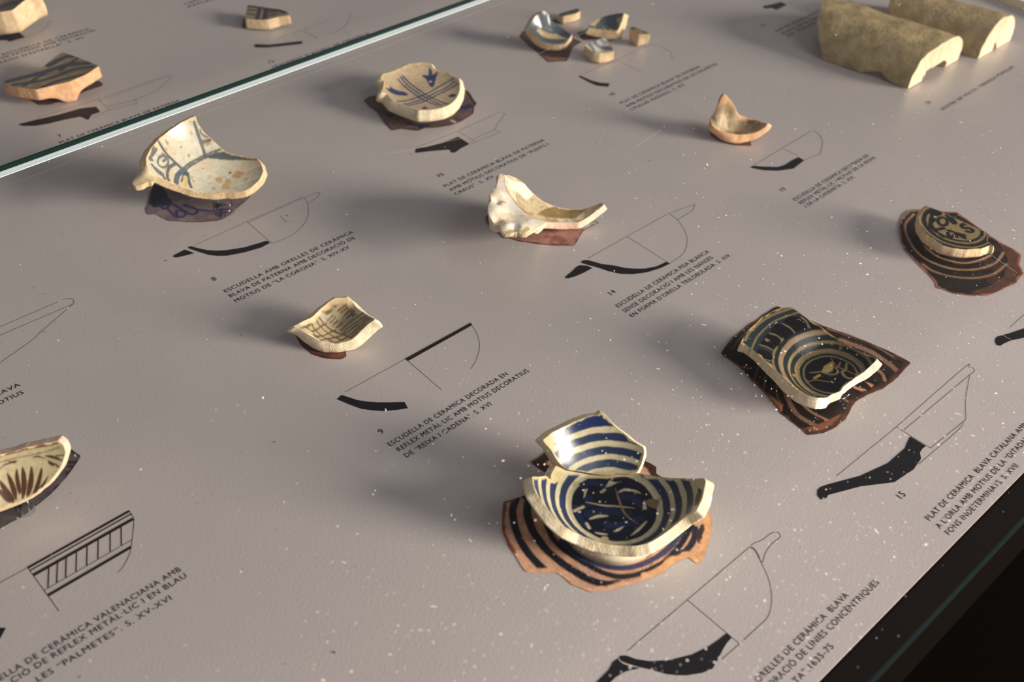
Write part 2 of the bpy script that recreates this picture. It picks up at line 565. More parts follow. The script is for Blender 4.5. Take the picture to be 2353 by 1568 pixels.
# ================================================================== the case
Y_FRONT = 0.1105; X_END = 1.428; Z_GL = 0.080; Y_JOIN = 0.8325
panel = thing('display_panel', 'matte pale grey printed panel lying in the display case under the pottery sherds', 'display panel', (0.55, 0.8, -0.0022))
box('panel_board', (-0.6, Y_FRONT, -0.0022), (X_END, 2.3, 0.0), M_PANEL, panel)
M_BLACK = plain('black_case_paint', (9, 6, 5), 0.9, 0.02)
M_DRED = plain('dark_red_floor', (16, 5, 5), 0.9, 0.02)
M_WOOD = noise_mat('pale_wood', (244, 220, 184), (250, 232, 204), 40, 0.6, 0.1)
fl = box('floor', (-3, -3, -0.92), (5, 4, -0.90), M_DRED); fl['kind'] = 'structure'
cb = thing('case_base', 'black painted base of the display case below the front edge of the printed panel', 'case base', (0.5, 0.8, -0.90))
box('front_ledge', (-0.6, 0.02, -0.33), (X_END + 0.1, 0.112, -0.31), M_BLACK, cb)
box('cabinet', (-0.55, 0.112, -0.90), (X_END + 0.06, 2.25, -0.021), M_BLACK, cb)
box('panel_bed', (-0.6, 0.1125, -0.02), (X_END + 0.1, 2.3, -0.0025), M_BLACK, cb)
er = box('end_rail', (X_END + 0.001, 0.112, -0.002), (X_END + 0.09, 2.3, 0.012), M_WOOD)
er['label'] = 'pale wooden rail at the far right end of the display panel'; er['category'] = 'rail'

# glass sheets
M_GEDGE = plain('dark_green_glass_edge', (4, 24, 24), 0.5, 0.08)
M_GPALE = plain('pale_polished_glass_edge', (205, 222, 226), 0.35, 0.5)
M_GTEAL = plain('teal_glass_edge', (20, 36, 36), 0.3, 0.5)
g1 = thing('glass_cover', 'clear dusty glass sheet covering the near part of the display panel', 'glass sheet', (0.5, 0.45, Z_GL - 0.005))
box('pane', (-0.6, 0.0775, Z_GL - 0.005), (X_END + 0.08, Y_JOIN - 0.0072, Z_GL), M_GLASS, g1)
box('front_edge', (-0.6, 0.0757, Z_GL - 0.005), (X_END + 0.08, 0.0774, Z_GL), M_GTEAL, g1)
box('polished_edge', (-0.6, Y_JOIN - 0.0071, Z_GL - 0.0006), (X_END + 0.08, Y_JOIN - 0.0032, Z_GL), M_GPALE, g1)
box('edge_line', (-0.6, Y_JOIN - 0.0031, Z_GL - 0.0007), (X_END + 0.08, Y_JOIN - 0.0026, Z_GL - 0.0002), M_GTEAL, g1)
box('bevel', (-0.6, Y_JOIN - 0.0025, Z_GL - 0.0006), (X_END + 0.08, Y_JOIN, Z_GL), M_GPALE, g1)
g2 = thing('glass_cover', 'clear glass sheet with dark green front edge covering the far upper left part', 'glass sheet', (0.5, 1.5, Z_GL))
box('pane', (-0.6, Y_JOIN + 0.0012, Z_GL + 0.0002), (X_END + 0.08, 2.3, Z_GL + 0.0045), M_GLASS, g2)
box('dark_edge', (-0.6, Y_JOIN - 0.0001, Z_GL + 0.0002), (X_END + 0.08, Y_JOIN + 0.0011, Z_GL + 0.0045), M_GEDGE, g2)

ZP = 0.00025


# ------------------------------------------------------------------ printed drawings
def ribbon(pts, w, V, F, z):
    q = np.asarray(pts)[:, :2]
    T = np.gradient(q, axis=0); T /= np.linalg.norm(T, axis=1)[:, None] + 1e-12
    N = np.stack([-T[:, 1], T[:, 0]], 1) * w / 2
    n0 = len(V)
    for p, n in zip(q, N): V.append((*(p + n), z)); V.append((*(p - n), z))
    for i in range(len(q) - 1): F.append((n0 + 2 * i, n0 + 2 * i + 1, n0 + 2 * i + 3, n0 + 2 * i + 2))


def drawing(crop, fills, lines, wid=0.00032, thick=(), ink=None, line_mat=None):
    for f in fills:
        q = GP(crop, f, ZP); q[:, 2] = ZP
        mesh_obj('section_fill', q, [tuple(range(len(q)))], ink or M_INK, panel, False, label='solid black printed section')
    k = 0
    for ln, w in [(l, wid) for l in lines] + list(thick):
        q = GP(crop, ln, ZP)[:, :2]
        if len(q) > 2: q = smooth_line(q)
        V = []; F = []; k += 1
        ribbon(q, w, V, F, ZP * (0.55 + 0.03 * (k % 12)))
        mesh_obj('profile_line', V, F, line_mat or M_INK_THIN, panel, False, label='thin printed profile line')


drawing('A1', [[(160, 1065), (300, 1030), (500, 985), (690, 930), (825, 915), (860, 960), (785, 985), (770, 1010), (755, 1028), (690, 1000), (560, 1025), (420, 1060), (300, 1080), (190, 1080)]],
        [[(310, 1010), (840, 850), (1450, 640)], [(850, 865), (1440, 655)], [(840, 850), (940, 940)], [(1450, 640), (1465, 660), (1400, 730), (1290, 800), (1160, 855)],
         [(1160, 855), (1176, 885)], [(1176, 885), (930, 945)], [(930, 915), (1160, 855)], [(800, 1010), (930, 945)]])
drawing('A1', [[(-230, 345), (0, 305), (155, 268), (215, 320), (80, 357), (60, 345), (0, 345), (-200, 375)]], [[(155, 268), (440, 178)], [(440, 178), (400, 225), (350, 275)], [(350, 275), (215, 315)]])
drawing('A2', [[(282, 348), (295, 340), (400, 345), (640, 317), (658, 322), (652, 338), (480, 358), (380, 368), (290, 366)]],
        [[(450, 300), (660, 230), (870, 150)], [(660, 230), (780, 300)], [(1035, 110), (1000, 180), (950, 225), (890, 258)], [(970, 240), (1020, 265)]])
drawing('B1', [[(474, 1147), (482, 1140), (560, 1100), (630, 1125), (580, 1140), (500, 1158), (480, 1156)],
               [(583, 1088), (590, 1078), (605, 1075), (640, 1085), (720, 1103), (790, 1107), (860, 1105), (1000, 1083), (1165, 1034), (1187, 1050), (1120, 1085), (1000, 1120), (870, 1145), (800, 1146), (740, 1140), (660, 1115), (610, 1098)]],
        [[(625, 1070), (1018, 892)], [(1018, 892), (1430, 710)], [(1030, 898), (1432, 718)], [(1018, 895), (1200, 1052)],
         [(1440, 715), (1463, 760), (1467, 830), (1450, 890), (1380, 970), (1290, 1020), (1200, 1052)], [(1440, 713), (1535, 680), (1551, 690), (1530, 715), (1467, 760)], [(1265, 850), (1290, 885), (1330, 895)]])
drawing('B2', [[(655, 903), (760, 885), (890, 850), (1020, 800), (1115, 862), (1040, 900), (1000, 930), (985, 937), (960, 935), (945, 910), (800, 922), (652, 938)]],
        [[(660, 893), (1020, 750)], [(1020, 750), (1360, 595)], [(1360, 595), (1425, 600)], [(1425, 600), (1395, 640), (1330, 735)], [(1330, 735), (1380, 760)], [(1380, 760), (1120, 862)], [(1020, 750), (1165, 842)], [(1145, 820), (1330, 740)]])
drawing('B3', [[(802, 990), (815, 970), (860, 935), (900, 895), (930, 880), (990, 885), (1035, 905), (960, 945), (890, 975), (830, 992)],
               [(935, 858), (960, 838), (1000, 838), (1120, 872), (1200, 880), (1320, 905), (1400, 910), (1480, 910), (1580, 890), (1660, 853), (1690, 868), (1610, 905), (1500, 940), (1380, 957), (1280, 955), (1170, 930), (1080, 900), (1000, 878)]],
        [[(990, 825), (1660, 452)], [(1325, 637), (1685, 865)], [(1675, 440), (1740, 485), (1800, 560), (1833, 640), (1830, 720), (1790, 795), (1685, 868)],
         [(1675, 440), (1720, 428), (1885, 370), (1897, 378), (1870, 425), (1750, 498)]], 0.00038)
drawing('B4', [[(680, 915), (710, 898), (820, 908), (980, 912), (1050, 890), (1120, 845), (1200, 805), (1262, 840), (1190, 895), (1145, 930), (980, 953), (830, 948), (720, 928)]],
        [[(720, 890), (1340, 520)], [(1040, 715), (1200, 790)], [(1370, 515), (1430, 570), (1460, 640), (1440, 750), (1420, 775), (1340, 805), (1262, 840)]], 0.00045)
drawing('A3', [[(670, 655), (690, 650), (780, 690), (860, 710), (937, 714), (925, 745), (830, 735), (760, 705)]],
        [[(685, 645), (1310, 375)], [(1000, 515), (1200, 610)], [(1320, 375), (1400, 410), (1455, 450), (1475, 480), (1465, 510)]])
drawing('A4', [[(190, 50), (260, 37), (345, 15), (390, 38), (310, 80), (290, 78), (270, 65), (205, 70)]], [[(390, 30), (560, -40)]])
drawing('D4', [[(98, 690), (100, 665), (115, 652), (150, 640), (300, 600), (430, 540), (510, 470), (522, 440), (535, 415), (608, 460), (592, 472), (580, 490), (585, 520), (550, 570), (460, 630), (300, 650), (150, 690), (140, 705), (115, 712)]],
        [[(190, 600), (470, 370)], [(470, 370), (785, 95), (810, 90), (832, 95), (835, 110), (815, 125)], [(505, 385), (815, 125)], [(470, 370), (635, 472)],
         [(815, 125), (795, 240), (795, 330), (785, 345)], [(785, 345), (630, 470)], [(785, 345), (760, 385), (575, 545)]], 0.0004)
drawing('D3', [[(80, 1180), (130, 1120), (210, 1040), (240, 985), (275, 957), (285, 975), (310, 995), (350, 1010), (430, 1027), (330, 1050), (260, 1090), (190, 1160), (150, 1190)],
               [(283, 950), (300, 938), (335, 938), (400, 962), (500, 978), (640, 970), (800, 930), (920, 870), (985, 825), (1040, 780), (1072, 815), (1040, 850), (1010, 900), (970, 980), (940, 1030), (870, 1060), (760, 1078), (690, 1077), (620, 1070), (520, 1040), (420, 1018), (330, 990), (300, 975)]],
        [[(342, 905), (1200, 175)], [(765, 548), (1130, 855)], [(1200, 175), (1240, 205), (1285, 290), (1330, 390), (1350, 470), (1355, 560), (1340, 640), (1318, 682)], [(1318, 682), (1160, 828)], [(1150, 838), (1005, 965)],
         [(1210, 170), (1230, 150), (1290, 125), (1350, 80), (1390, 70), (1415, 90), (1408, 112), (1350, 160), (1310, 220), (1286, 285), (1250, 205), (1212, 172)]], 0.00036, line_mat=M_INK)
drawing('C4', [[(515, 985), (555, 948), (690, 992), (780, 1007), (870, 1013), (990, 1013), (1108, 1010), (1138, 1065), (1040, 1080), (920, 1090), (820, 1083), (730, 1070), (620, 1030)]],
        [[(588, 922), (1112, 632)], [(1130, 640), (1432, 902)], [(1700, 335), (1740, 400), (1765, 480), (1766, 540), (1755, 590), (1725, 665), (1692, 717)]], 0.00032, line_mat=M_INK_BROWN)
drawing('C4', [[(1112, 630), (1690, 312), (1702, 335), (1138, 650)]], [], ink=M_INK_BROWN)
bars = [([(240, 582), (1115, 92)], 0.0019), ([(262, 605), (1130, 118)], 0.0010), ([(288, 645), (1148, 160)], 0.0024), ([(385, 775), (1140, 340)], 0.0004), ([(415, 820), (1132, 402)], 0.0022)]
for a, b in [((422, 580), (415, 755)), ((497, 540), (490, 712)), ((572, 497), (567, 668)), ((660, 450), (656, 617)), ((752, 395), (748, 562)), ((847, 340), (845, 508)), ((950, 282), (950, 443)), ((1045, 228), (1047, 388))]:
    bars.append(([a, b], 0.0008))
drawing('D2', [[(-120, 1100), (53, 1100), (0, 1195), (-120, 1290)]],
        [[(1115, 90), (1145, 140), (1155, 180), (1140, 340), (1130, 400), (1120, 455), (1080, 540), (1045, 595), (1013, 622)], [(240, 580), (508, 955)], [(-60, 742), (240, 580)]], 0.0004, thick=bars, line_mat=M_INK_BROWN)
drawing('D1', [], [[(-40, 277), (340, 113)], [(-40, 327), (430, 125)], [(370, 97), (415, 92), (435, 105), (432, 125)], [(432, 125), (240, 290)], [(240, 290), (180, 345), (-40, 500)], [(240, 290), (275, 288)]], 0.0004)
drawing('C1', [[(1060, 1425), (1065, 1395), (1080, 1378), (1110, 1370), (1200, 1345), (1333, 1300), (1480, 1240), (1480, 1340), (1333, 1388), (1200, 1418), (1140, 1445), (1110, 1465), (1075, 1458)]], [[(1200, 1290), (1333, 1172), (1480, 1050)]], 0.0004)


# ------------------------------------------------------------------ printed lettering
def text_mesh(s):
    cu = bpy.data.curves.new('lettering', 'FONT'); cu.body = s; cu.size = 1.0; cu.space_character = 1.12; cu.resolution_u = 3; cu.offset = 0.0
    o = bpy.data.objects.new('lettering', cu); COL.objects.link(o)
    dg = bpy.context.evaluated_depsgraph_get()
    me = bpy.data.meshes.new_from_object(o.evaluated_get(dg))
    V = np.array([v.co[:] for v in me.vertices]); F = [tuple(p.vertices) for p in me.polygons]
    bpy.data.objects.remove(o); bpy.data.curves.remove(cu); bpy.data.meshes.remove(me)
    return V, F


CAP = 0.0043
ECAP = text_mesh('E')[0][:, 1].max()


def caption(crop, lines, ink=None):
    V = []; F = []
    for s, a, b in lines:
        v, f = text_mesh(s)
        q = GP(crop, [a, b], ZP)[:, :2]; ex = q[1] - q[0]; L = np.linalg.norm(ex); ex /= L
        ex = np.array([1.0, 0.0]) * .8 + ex * .2; ex /= np.linalg.norm(ex); ey = np.array([-ex[1], ex[0]])
        w = v[:, 0].max() - v[:, 0].min()
        x = (v[:, 0] - v[:, 0].min()) * L / w; y = v[:, 1] * CAP / ECAP
        n0 = len(V)
        V += [(*(q[0] + ex * i + ey * j), ZP) for i, j in zip(x, y)]; F += [tuple(i + n0 for i in g) for g in f]
    return mesh_obj('caption', V, F, ink or M_INK, panel, False, label='printed caption lettering')


def number(crop, s, centre):
    v, f = text_mesh(s)
    q = GP(crop, [centre], ZP)[0, :2]; c = (v.min(0) + v.max(0)) / 2; k = 0.0052 / ECAP
    mesh_obj('catalogue_number', [(q[0] + (a - c[0]) * k, q[1] + (b - c[1]) * k, ZP) for a, b, _ in v], f, M_INK, panel, False, label='printed catalogue number ' + s)


number('A1', '7', (514, 1165))
caption('A1', [('PLAT DE CERÀMICA BLAVA DE PATERNA', (520, 1232), (1565, 878)), ('AMB DECORACIÓ DE LES ONES I DELS', (556, 1266), (1560, 915))])
caption('A1', [('ESCUDELLA DE CERÀMICA', (30, 474), (780, 258)), ('A DE PATERNA AMB DECORACIÓ', (-40, 522), (835, 276)), ('RAIGS D’ESTRELLA”. S. XV', (0, 545), (740, 335))])
caption('A1', [('CERÀMICA', (1590, 40), (1890, -55)), ('REFLEX', (1622, 62), (1850, -10))])
number('A2', '12', (415, 475))
caption('A2', [('FRAGMENT D’ATUELL DE CERÀMICA', (435, 527), (1182, 262)), ('DECORADA EN VERD I MANGANÈS', (468, 552), (1150, 305))])
number('B1', '8', (773, 1315))
caption('B1', [('ESCUDELLA AMB ORELLES DE CERÀMICA', (862, 1417), (1815, 985)), ('BLAVA DE PATERNA AMB DECORACIÓ DE', (898, 1452), (1830, 1028)), ('MOTIUS DE “LA CORONA”. S. XIV-XV', (938, 1488), (1788, 1097))])
number('C4', '9', (900, 1268))
caption('C4', [('ESCUDELLA DE CERÀMICA DECORADA EN', (985, 1402), (2036, 782)), ('REFLEX METÀL·LIC AMB MOTIUS DECORATIUS', (1062, 1447), (2222, 754)), ('DE “REIXA I CADENA”. S. XVI', (1130, 1500), (1893, 1047))])
number('B2', '13', (868, 1128))
caption('B2', [('PLAT DE CERÀMICA BLAVA DE PATERNA', (912, 1234), (1775, 837)), ('AMB MOTIUS DECORATIUS DE “PUNTS I', (960, 1267), (1815, 876)), ('CREUS”. S. XV .', (1005, 1302), (1362, 1134))])
number('B3', '14', (1200, 1110))
caption('B3', [('ESCUDELLA DE CERÀMICA PISA BLANCA', (1257, 1240), (2040, 777)), ('SENSE DECORACIÓ I AMB LES NANSES', (1314, 1282), (2072, 828)), ('EN FORMA D’ORELLA TRILOBULADA. S. XIV.', (1374, 1322), (2228, 806))])
number('B4', '19', (1030, 1155))
caption('B4', [('ESCUDELLA DE CERÀMICA DECORADA EN', (1172, 1280), (1975, 796)), ('REFLEX METÀL·LIC I MOTIUS DE LA REIXA', (1234, 1315), (2050, 817)), ('I DE LA CADENETA. S. XVI.', (1292, 1350), (1832, 1030))])
number('A3', '18', (958, 808))
caption('A3', [('PLAT DE CERÀMICA BLAVA DE PATERNA', (1045, 892), (1730, 577)), ('AMB MOTIUS DECORATIUS DE LES PALMETES', (1090, 922), (1870, 554)), ('I FULLES RADIALS. S. XV', (1135, 947), (1592, 735))])
number('A4', '21', (190, 208))
caption('A4', [('PLAT DE CERÀMICA BLAVA DECORADA', (310, 264), (832, 18)), ('BLAVA DE PATERNA AMB MOTIUS', (360, 285), (930, 10)), ('DE “PALMETES”. S. XV', (405, 302), (870, 85))])
number('A4', '26', (1560, 848))
caption('A4', [('SOSTRE DE VOLTA. TERRISSA POPULAR', (1685, 915), (2300, 565))])
number('D4', '15', (492, 690))
caption('D4', [('PLAT DE CERÀMICA  BLAVA CATALANA AMB', (627, 812), (1090, 365)), ('A L’ORLA AMB MOTIUS DE LA “DITADA” I', (675, 850), (1105, 420)), ('FONS INDETERMINATS. S. XVII', (720, 880), (1055, 562))])
caption('D3', [('ORELLES DE CERÀMICA  BLAVA', (1268, 1132), (1912, 527)), ('ORACIÓ DE LÍNIES CONCÈNTRIQUES', (1362, 1165), (2132, 442)), ('TA”.1635-75', (1535, 1140), (1800, 882))])
caption('D2', [('ELLA DE CERÀMICA VALENACIANA AMB', (8, 1557), (1572, 612)), ('CIÓ DE REFLEX METÀL·LIC I EN BLAU', (112, 1582), (1628, 677)), ('LES “PALMETES”. S. XV-XVI', (332, 1570), (1495, 866))])
caption('D1', [('BLAVA', (-46, 685), (128, 613)), ('MOTIUS', (-46, 742), (145, 656))])


# ------------------------------------------------------------------ printed photographs of the sherds on the panel
def photo(crop, outline, base, ops, seed=1, d=0.001):
    s = Flat(ZP * 1.6)
    poly = rough(GP(crop, outline, ZP)[:, :2], 0.0006, seed)
    ab, F, _ = grid_patch(poly, d)
    bd, _ = near(ab, poly, np.roll(poly, -1, 0))
    C = paint(s, ab, ops, base, d, bd, seed)
    return mesh_obj('printed_photo', s.pos(ab), F, M_PRINT, panel, False, C, label='flat printed photograph of the sherd above it')


TAN, DK, RED = (196, 152, 126), (24, 24, 34), (128, 64, 40)
cc = (915, 850)
photo('C3', [(110, 900), (125, 765), (285, 720), (465, 570), (330, 465), (455, 380), (800, 330), (1220, 470), (1270, 500), (1268, 555), (1560, 700), (1655, 800), (1688, 910), (1680, 985), (1625, 1170), (1580, 1230), (1500, 1180),
             (1375, 1245), (1335, 1285), (1190, 1350), (1000, 1412), (780, 1446), (640, 1385), (530, 1302), (350, 1302), (290, 1290), (160, 1090), (120, 1000)], TAN,
      [('mottle', 0.02, 0.1, 0.4, (168, 122, 98)), ('poly', 'C3', [(560, 700), (1400, 700), (1450, 1000), (1200, 1180), (900, 1200), (620, 1050)], DK), ('stroke', 'C3', [(215, 740), (190, 840), (215, 980), (280, 1110), (350, 1200), (430, 1275)], 5.6, DK), ('stroke', 'C3', [(330, 700), (300, 800), (310, 900), (365, 1020), (460, 1140), (600, 1250), (760, 1345), (880, 1380), (985, 1378)], 6.0, DK),
       ('stroke', 'C3', [(430, 860), (470, 1000), (560, 1110), (720, 1220), (880, 1300), (1020, 1325), (1180, 1290), (1330, 1210), (1430, 1110), (1500, 1000), (1530, 930)], 4.4, DK), ('stroke', 'C3', [(560, 1060), (660, 1150), (800, 1220), (950, 1258), (1100, 1250), (1250, 1190), (1360, 1110), (1450, 1000), (1490, 930)], 4.6, (50, 54, 84)), ('stroke', 'C3', [(1560, 960), (1550, 1040), (1500, 1120), (1420, 1165)], 4.6, (38, 36, 50)), ('stroke', 'C3', [(1620, 950), (1590, 1010), (1600, 1060)], 4.5, (58, 46, 50)),
       ('edge', 2.2, RED, 'C3', [(125, 765), (110, 900), (160, 1090)], 8), ('edge', 5, (212, 162, 118), 'C3', [(1340, 1285), (1580, 1230), (1688, 910), (1655, 800)], 18),
       ('edge', 3.5, (206, 160, 128), 'C3', [(290, 1290), (530, 1302), (780, 1446), (1190, 1350)], 14), ('edge', 6, (64, 40, 30), 'C3', [(330, 465), (455, 380), (800, 330), (1270, 500), (1268, 555), (465, 570)], 30)], 3)
OL = (120, 96, 78)
photo('C2', [(165, 605), (290, 450), (430, 330), (600, 210), (770, 113), (830, 140), (1200, 300), (1500, 400), (1820, 530), (2000, 610), (2182, 710), (2100, 800), (2020, 880), (1880, 990), (1700, 1060), (1600, 1120), (1550, 1190), (1490, 1310), (1390, 1390), (1250, 1460), (1085, 1475),
             (1020, 1410), (900, 1320), (800, 1240), (780, 1200), (640, 1040), (500, 900), (350, 740), (200, 640)], (30, 24, 24),
      [('mottle', 0.015, 0.1, 0.5, (60, 42, 34)), ('stroke', 'C2', [(840, 990), (890, 1120), (990, 1270), (1200, 1390)], 4.2, (120, 92, 76)), ('stroke', 'C2', [(980, 1080), (1110, 1220), (1340, 1340)], 2.6, (150, 112, 92)), ('stroke', 'C2', [(640, 860), (620, 1000)], 2.5, (92, 70, 60)), ('stroke', 'C2', [(560, 760), (520, 900)], 1.2, (92, 70, 60)),
       ('stroke', 'C2', [(1440, 470), (1750, 590), (1960, 730), (2040, 800)], 5, (128, 98, 84)), ('stroke', 'C2', [(1300, 350), (1700, 480), (2020, 660)], 2.6, (120, 88, 76)), ('stroke', 'C2', [(1800, 760), (1880, 830), (1910, 900)], 3, (140, 104, 86)), ('stroke', 'C2', [(760, 900), (760, 1040), (800, 1130)], 1.2, (92, 84, 70)),
       ('stroke', 'C2', [(1430, 1080), (1600, 1160)], 1.5, (150, 116, 98)), ('stroke', 'C2', [(290, 560), (400, 420), (560, 280)], 1.6, (84, 70, 60)), ('stroke', 'C2', [(340, 750), (470, 770)], 1.2, (140, 120, 110)),
       ('poly', 'C2', [(1040, 1410), (1200, 1360), (1480, 1240), (1450, 1330), (1390, 1390), (1250, 1460), (1085, 1475)], (128, 78, 58)), ('poly', 'C2', [(660, 1040), (830, 1150), (810, 1240), (700, 1130)], (168, 108, 80)),
       ('poly', 'C2', [(1560, 950), (1720, 1000), (1680, 1020), (1570, 980)], (190, 140, 116)), ('poly', 'C2', [(1690, 905), (1790, 945), (1760, 970)], (190, 130, 100)), ('edge', 4, (68, 44, 35), 'C2', [(2182, 710), (2020, 880), (1700, 1060), (1490, 1310), (1250, 1460)], 14),
       ('edge', 1.2, (92, 60, 48))], 4)
photo('C1', [(310, 170), (220, 180), (175, 220), (150, 300), (137, 360), (150, 440), (200, 560), (330, 700), (420, 780), (490, 860), (505, 915), (680, 975), (830, 990), (985, 990), (1120, 940), (1250, 870), (1330, 780), (1295, 700), (1310, 600), (1240, 550), (1090, 475), (700, 200)], (36, 32, 32),
      [('poly', 'C1', [(1100, 470), (1240, 550), (1310, 600), (1295, 700), (1330, 780), (1250, 870), (985, 990), (820, 960), (1000, 900), (1150, 800), (1180, 640)], (84, 58, 46)), ('mottle', 0.02, 0.2, 0.4, (80, 58, 46)),
       ('stroke', 'C1', [(290, 215), (215, 300), (215, 400), (290, 540), (400, 640), (560, 710), (720, 742), (900, 735), (1060, 680), (1140, 580)], 2.4, (156, 122, 96)), ('stroke', 'C1', [(390, 520), (500, 610), (640, 660), (780, 680), (920, 650), (1010, 610)], 2.0, (186, 146, 118)),
       ('stroke', 'C1', [(370, 690), (470, 755), (640, 805), (850, 822), (1040, 785), (1170, 690)], 2.6, (134, 106, 80)), ('edge', 1.5, (150, 96, 84)), ('edge', 4, (130, 112, 92), 'C1', [(310, 170), (220, 180), (175, 220)], 8)], 5)
photo('B3', [(150, 450), (125, 490), (150, 540), (230, 600), (280, 655), (340, 655), (430, 685), (500, 690), (590, 705), (700, 715), (880, 716), (930, 635), (960, 585), (1092, 524), (1060, 505), (1020, 515), (700, 480), (300, 420)], (160, 116, 104),
      [('mottle', 0.016, -0.1, 0.7, (116, 76, 66)), ('poly', 'B3', [(150, 450), (125, 490), (150, 540), (240, 620), (300, 500)], (112, 90, 86)), ('poly', 'B3', [(960, 585), (1092, 524), (1060, 505), (1020, 515), (940, 560)], (186, 178, 178)),
       ('stroke', 'B3', [(1020, 508), (1060, 508), (1088, 522)], 2.2, (58, 50, 56)), ('edge', 1.2, (96, 60, 54))], 6)
photo('B2', [(212, 490), (250, 455), (380, 440), (700, 300), (1100, 405), (1176, 515), (1155, 545), (1150, 600), (1060, 660), (960, 700), (850, 720), (735, 726), (670, 750), (580, 735), (530, 730), (450, 746), (400, 700), (330, 600), (260, 540)], (112, 88, 82),
      [('mottle', 0.03, 0.0, 0.6, (84, 66, 62)), ('stroke', 'B2', [(430, 620), (500, 590)], 6, (38, 38, 62)), ('stroke', 'B2', [(590, 685), (700, 705), (760, 700)], 5, (40, 42, 74)), ('stroke', 'B2', [(700, 722), (690, 700)], 5, (40, 42, 74)), ('stroke', 'B2', [(1070, 550), (1110, 540)], 9, (46, 50, 86)),
       ('stroke', 'B2', [(310, 470), (390, 475)], 4, (46, 42, 52)), ('stroke', 'B2', [(960, 660), (1020, 690)], 3, (200, 184, 178)), ('stroke', 'B2', [(1000, 640), (1060, 662)], 3, (60, 58, 76)), ('edge', 1.3, (84, 54, 48)), ('stroke', 'B2', [(1100, 420), (1165, 515)], 4, (58, 48, 48))], 7)
photo('B1', [(330, 620), (300, 680), (285, 770), (265, 800), (272, 835), (300, 845), (340, 840), (450, 890), (560, 895), (680, 900), (790, 890), (850, 870), (890, 840), (960, 780), (1040, 710), (900, 560), (500, 500)], (112, 96, 104),
      [('mottle', 0.02, 0.0, 0.5, (140, 124, 128)), ('poly', 'B1', [(330, 620), (290, 760), (330, 790), (470, 770), (400, 640)], (44, 40, 52)), ('stroke', 'B1', [(360, 760), (410, 800), (440, 770), (400, 730)], 3, (52, 52, 84)), ('stroke', 'B1', [(430, 800), (500, 860), (560, 850), (550, 820), (500, 815), (500, 850)], 2.4, (52, 54, 90)),
       ('stroke', 'B1', [(480, 770), (600, 840), (650, 810), (560, 770)], 3, (52, 54, 88)), ('stroke', 'B1', [(560, 780), (720, 815), (890, 800)], 2.4, (56, 58, 96)), ('stroke', 'B1', [(830, 800), (820, 860)], 2.2, (56, 58, 96)), ('stroke', 'B1', [(780, 835), (880, 825)], 2.2, (56, 58, 96)), ('edge', 1.4, (110, 76, 66), 'B1', [(450, 890), (680, 900), (850, 870), (1040, 710)], 6)], 8)
photo('C4', [(130, 395), (160, 450), (200, 505), (290, 590), (400, 622), (470, 630), (560, 637), (600, 605), (560, 480), (300, 340)], (110, 66, 50), [('mottle', 0.01, 0.0, 0.5, (70, 44, 38)), ('edge', 1, (60, 36, 32))], 9)
photo('A1', [(245, 845), (330, 902), (420, 900), (600, 845), (720, 790), (880, 735), (875, 712), (850, 698), (600, 620), (300, 700)], (92, 66, 56), [('mottle', 0.02, 0.0, 0.5, (60, 46, 42))], 10)
photo('A1', [(180, 170), (260, 145), (300, 110), (285, 85), (200, 60), (100, 150)], (104, 72, 56), [], 11)
photo('A2', [(188, 205), (195, 150), (240, 120), (560, 150), (565, 170), (480, 182), (430, 195), (330, 212), (210, 222)], (52, 40, 38), [('edge', 3, (66, 40, 34))], 12)
photo('E1', [(100, 590), (150, 500), (330, 450), (800, 480), (950, 610), (1080, 665), (1020, 700), (960, 740), (920, 800), (850, 975), (550, 985), (420, 870), (300, 770)], (92, 66, 60), [('stroke', 'E1', [(420, 800), (560, 870), (700, 895), (860, 890)], 3, (44, 44, 60)), ('poly', 'E1', [(430, 880), (560, 910), (840, 915), (840, 960), (560, 970)], (140, 96, 80)), ('edge', 1.2, (50, 40, 40))], 13)
photo('E1', [(1015, 520), (1140, 490), (1300, 350), (1400, 300), (1720, 560), (1720, 610), (1500, 620), (1300, 620), (1120, 640), (1060, 590)], (58, 50, 50), [('mottle', 0.01, 0, 0.5, (84, 74, 66))], 14)
photo('E1', [(600, 320), (700, 290), (1060, 250), (1070, 270), (900, 345), (720, 380), (640, 350)], (54, 44, 42), [], 15)
photo('D1', [(380, 985), (408, 970), (430, 990), (477, 1025), (440, 1080), (390, 1152), (300, 1252), (210, 1320), (150, 1370), (0, 1456), (-120, 1500), (-120, 1100)], (92, 84, 84), [('mottle', 0.02, 0, 0.5, (66, 58, 60)), ('stroke', 'E2', [(1090, 495), (1210, 495)], 2.6, (44, 38, 42)), ('stroke', 'E2', [(1080, 560), (1180, 570)], 2.6, (44, 38, 42)), ('stroke', 'E2', [(1050, 650), (1120, 670)], 3, (50, 44, 46)), ('edge', 0.8, (50, 40, 40))], 16)
photo('B4', [(225, 530), (250, 575), (320, 620), (480, 672), (600, 685), (690, 683), (680, 600), (300, 480)], (110, 72, 62), [], 17, 0.0012)

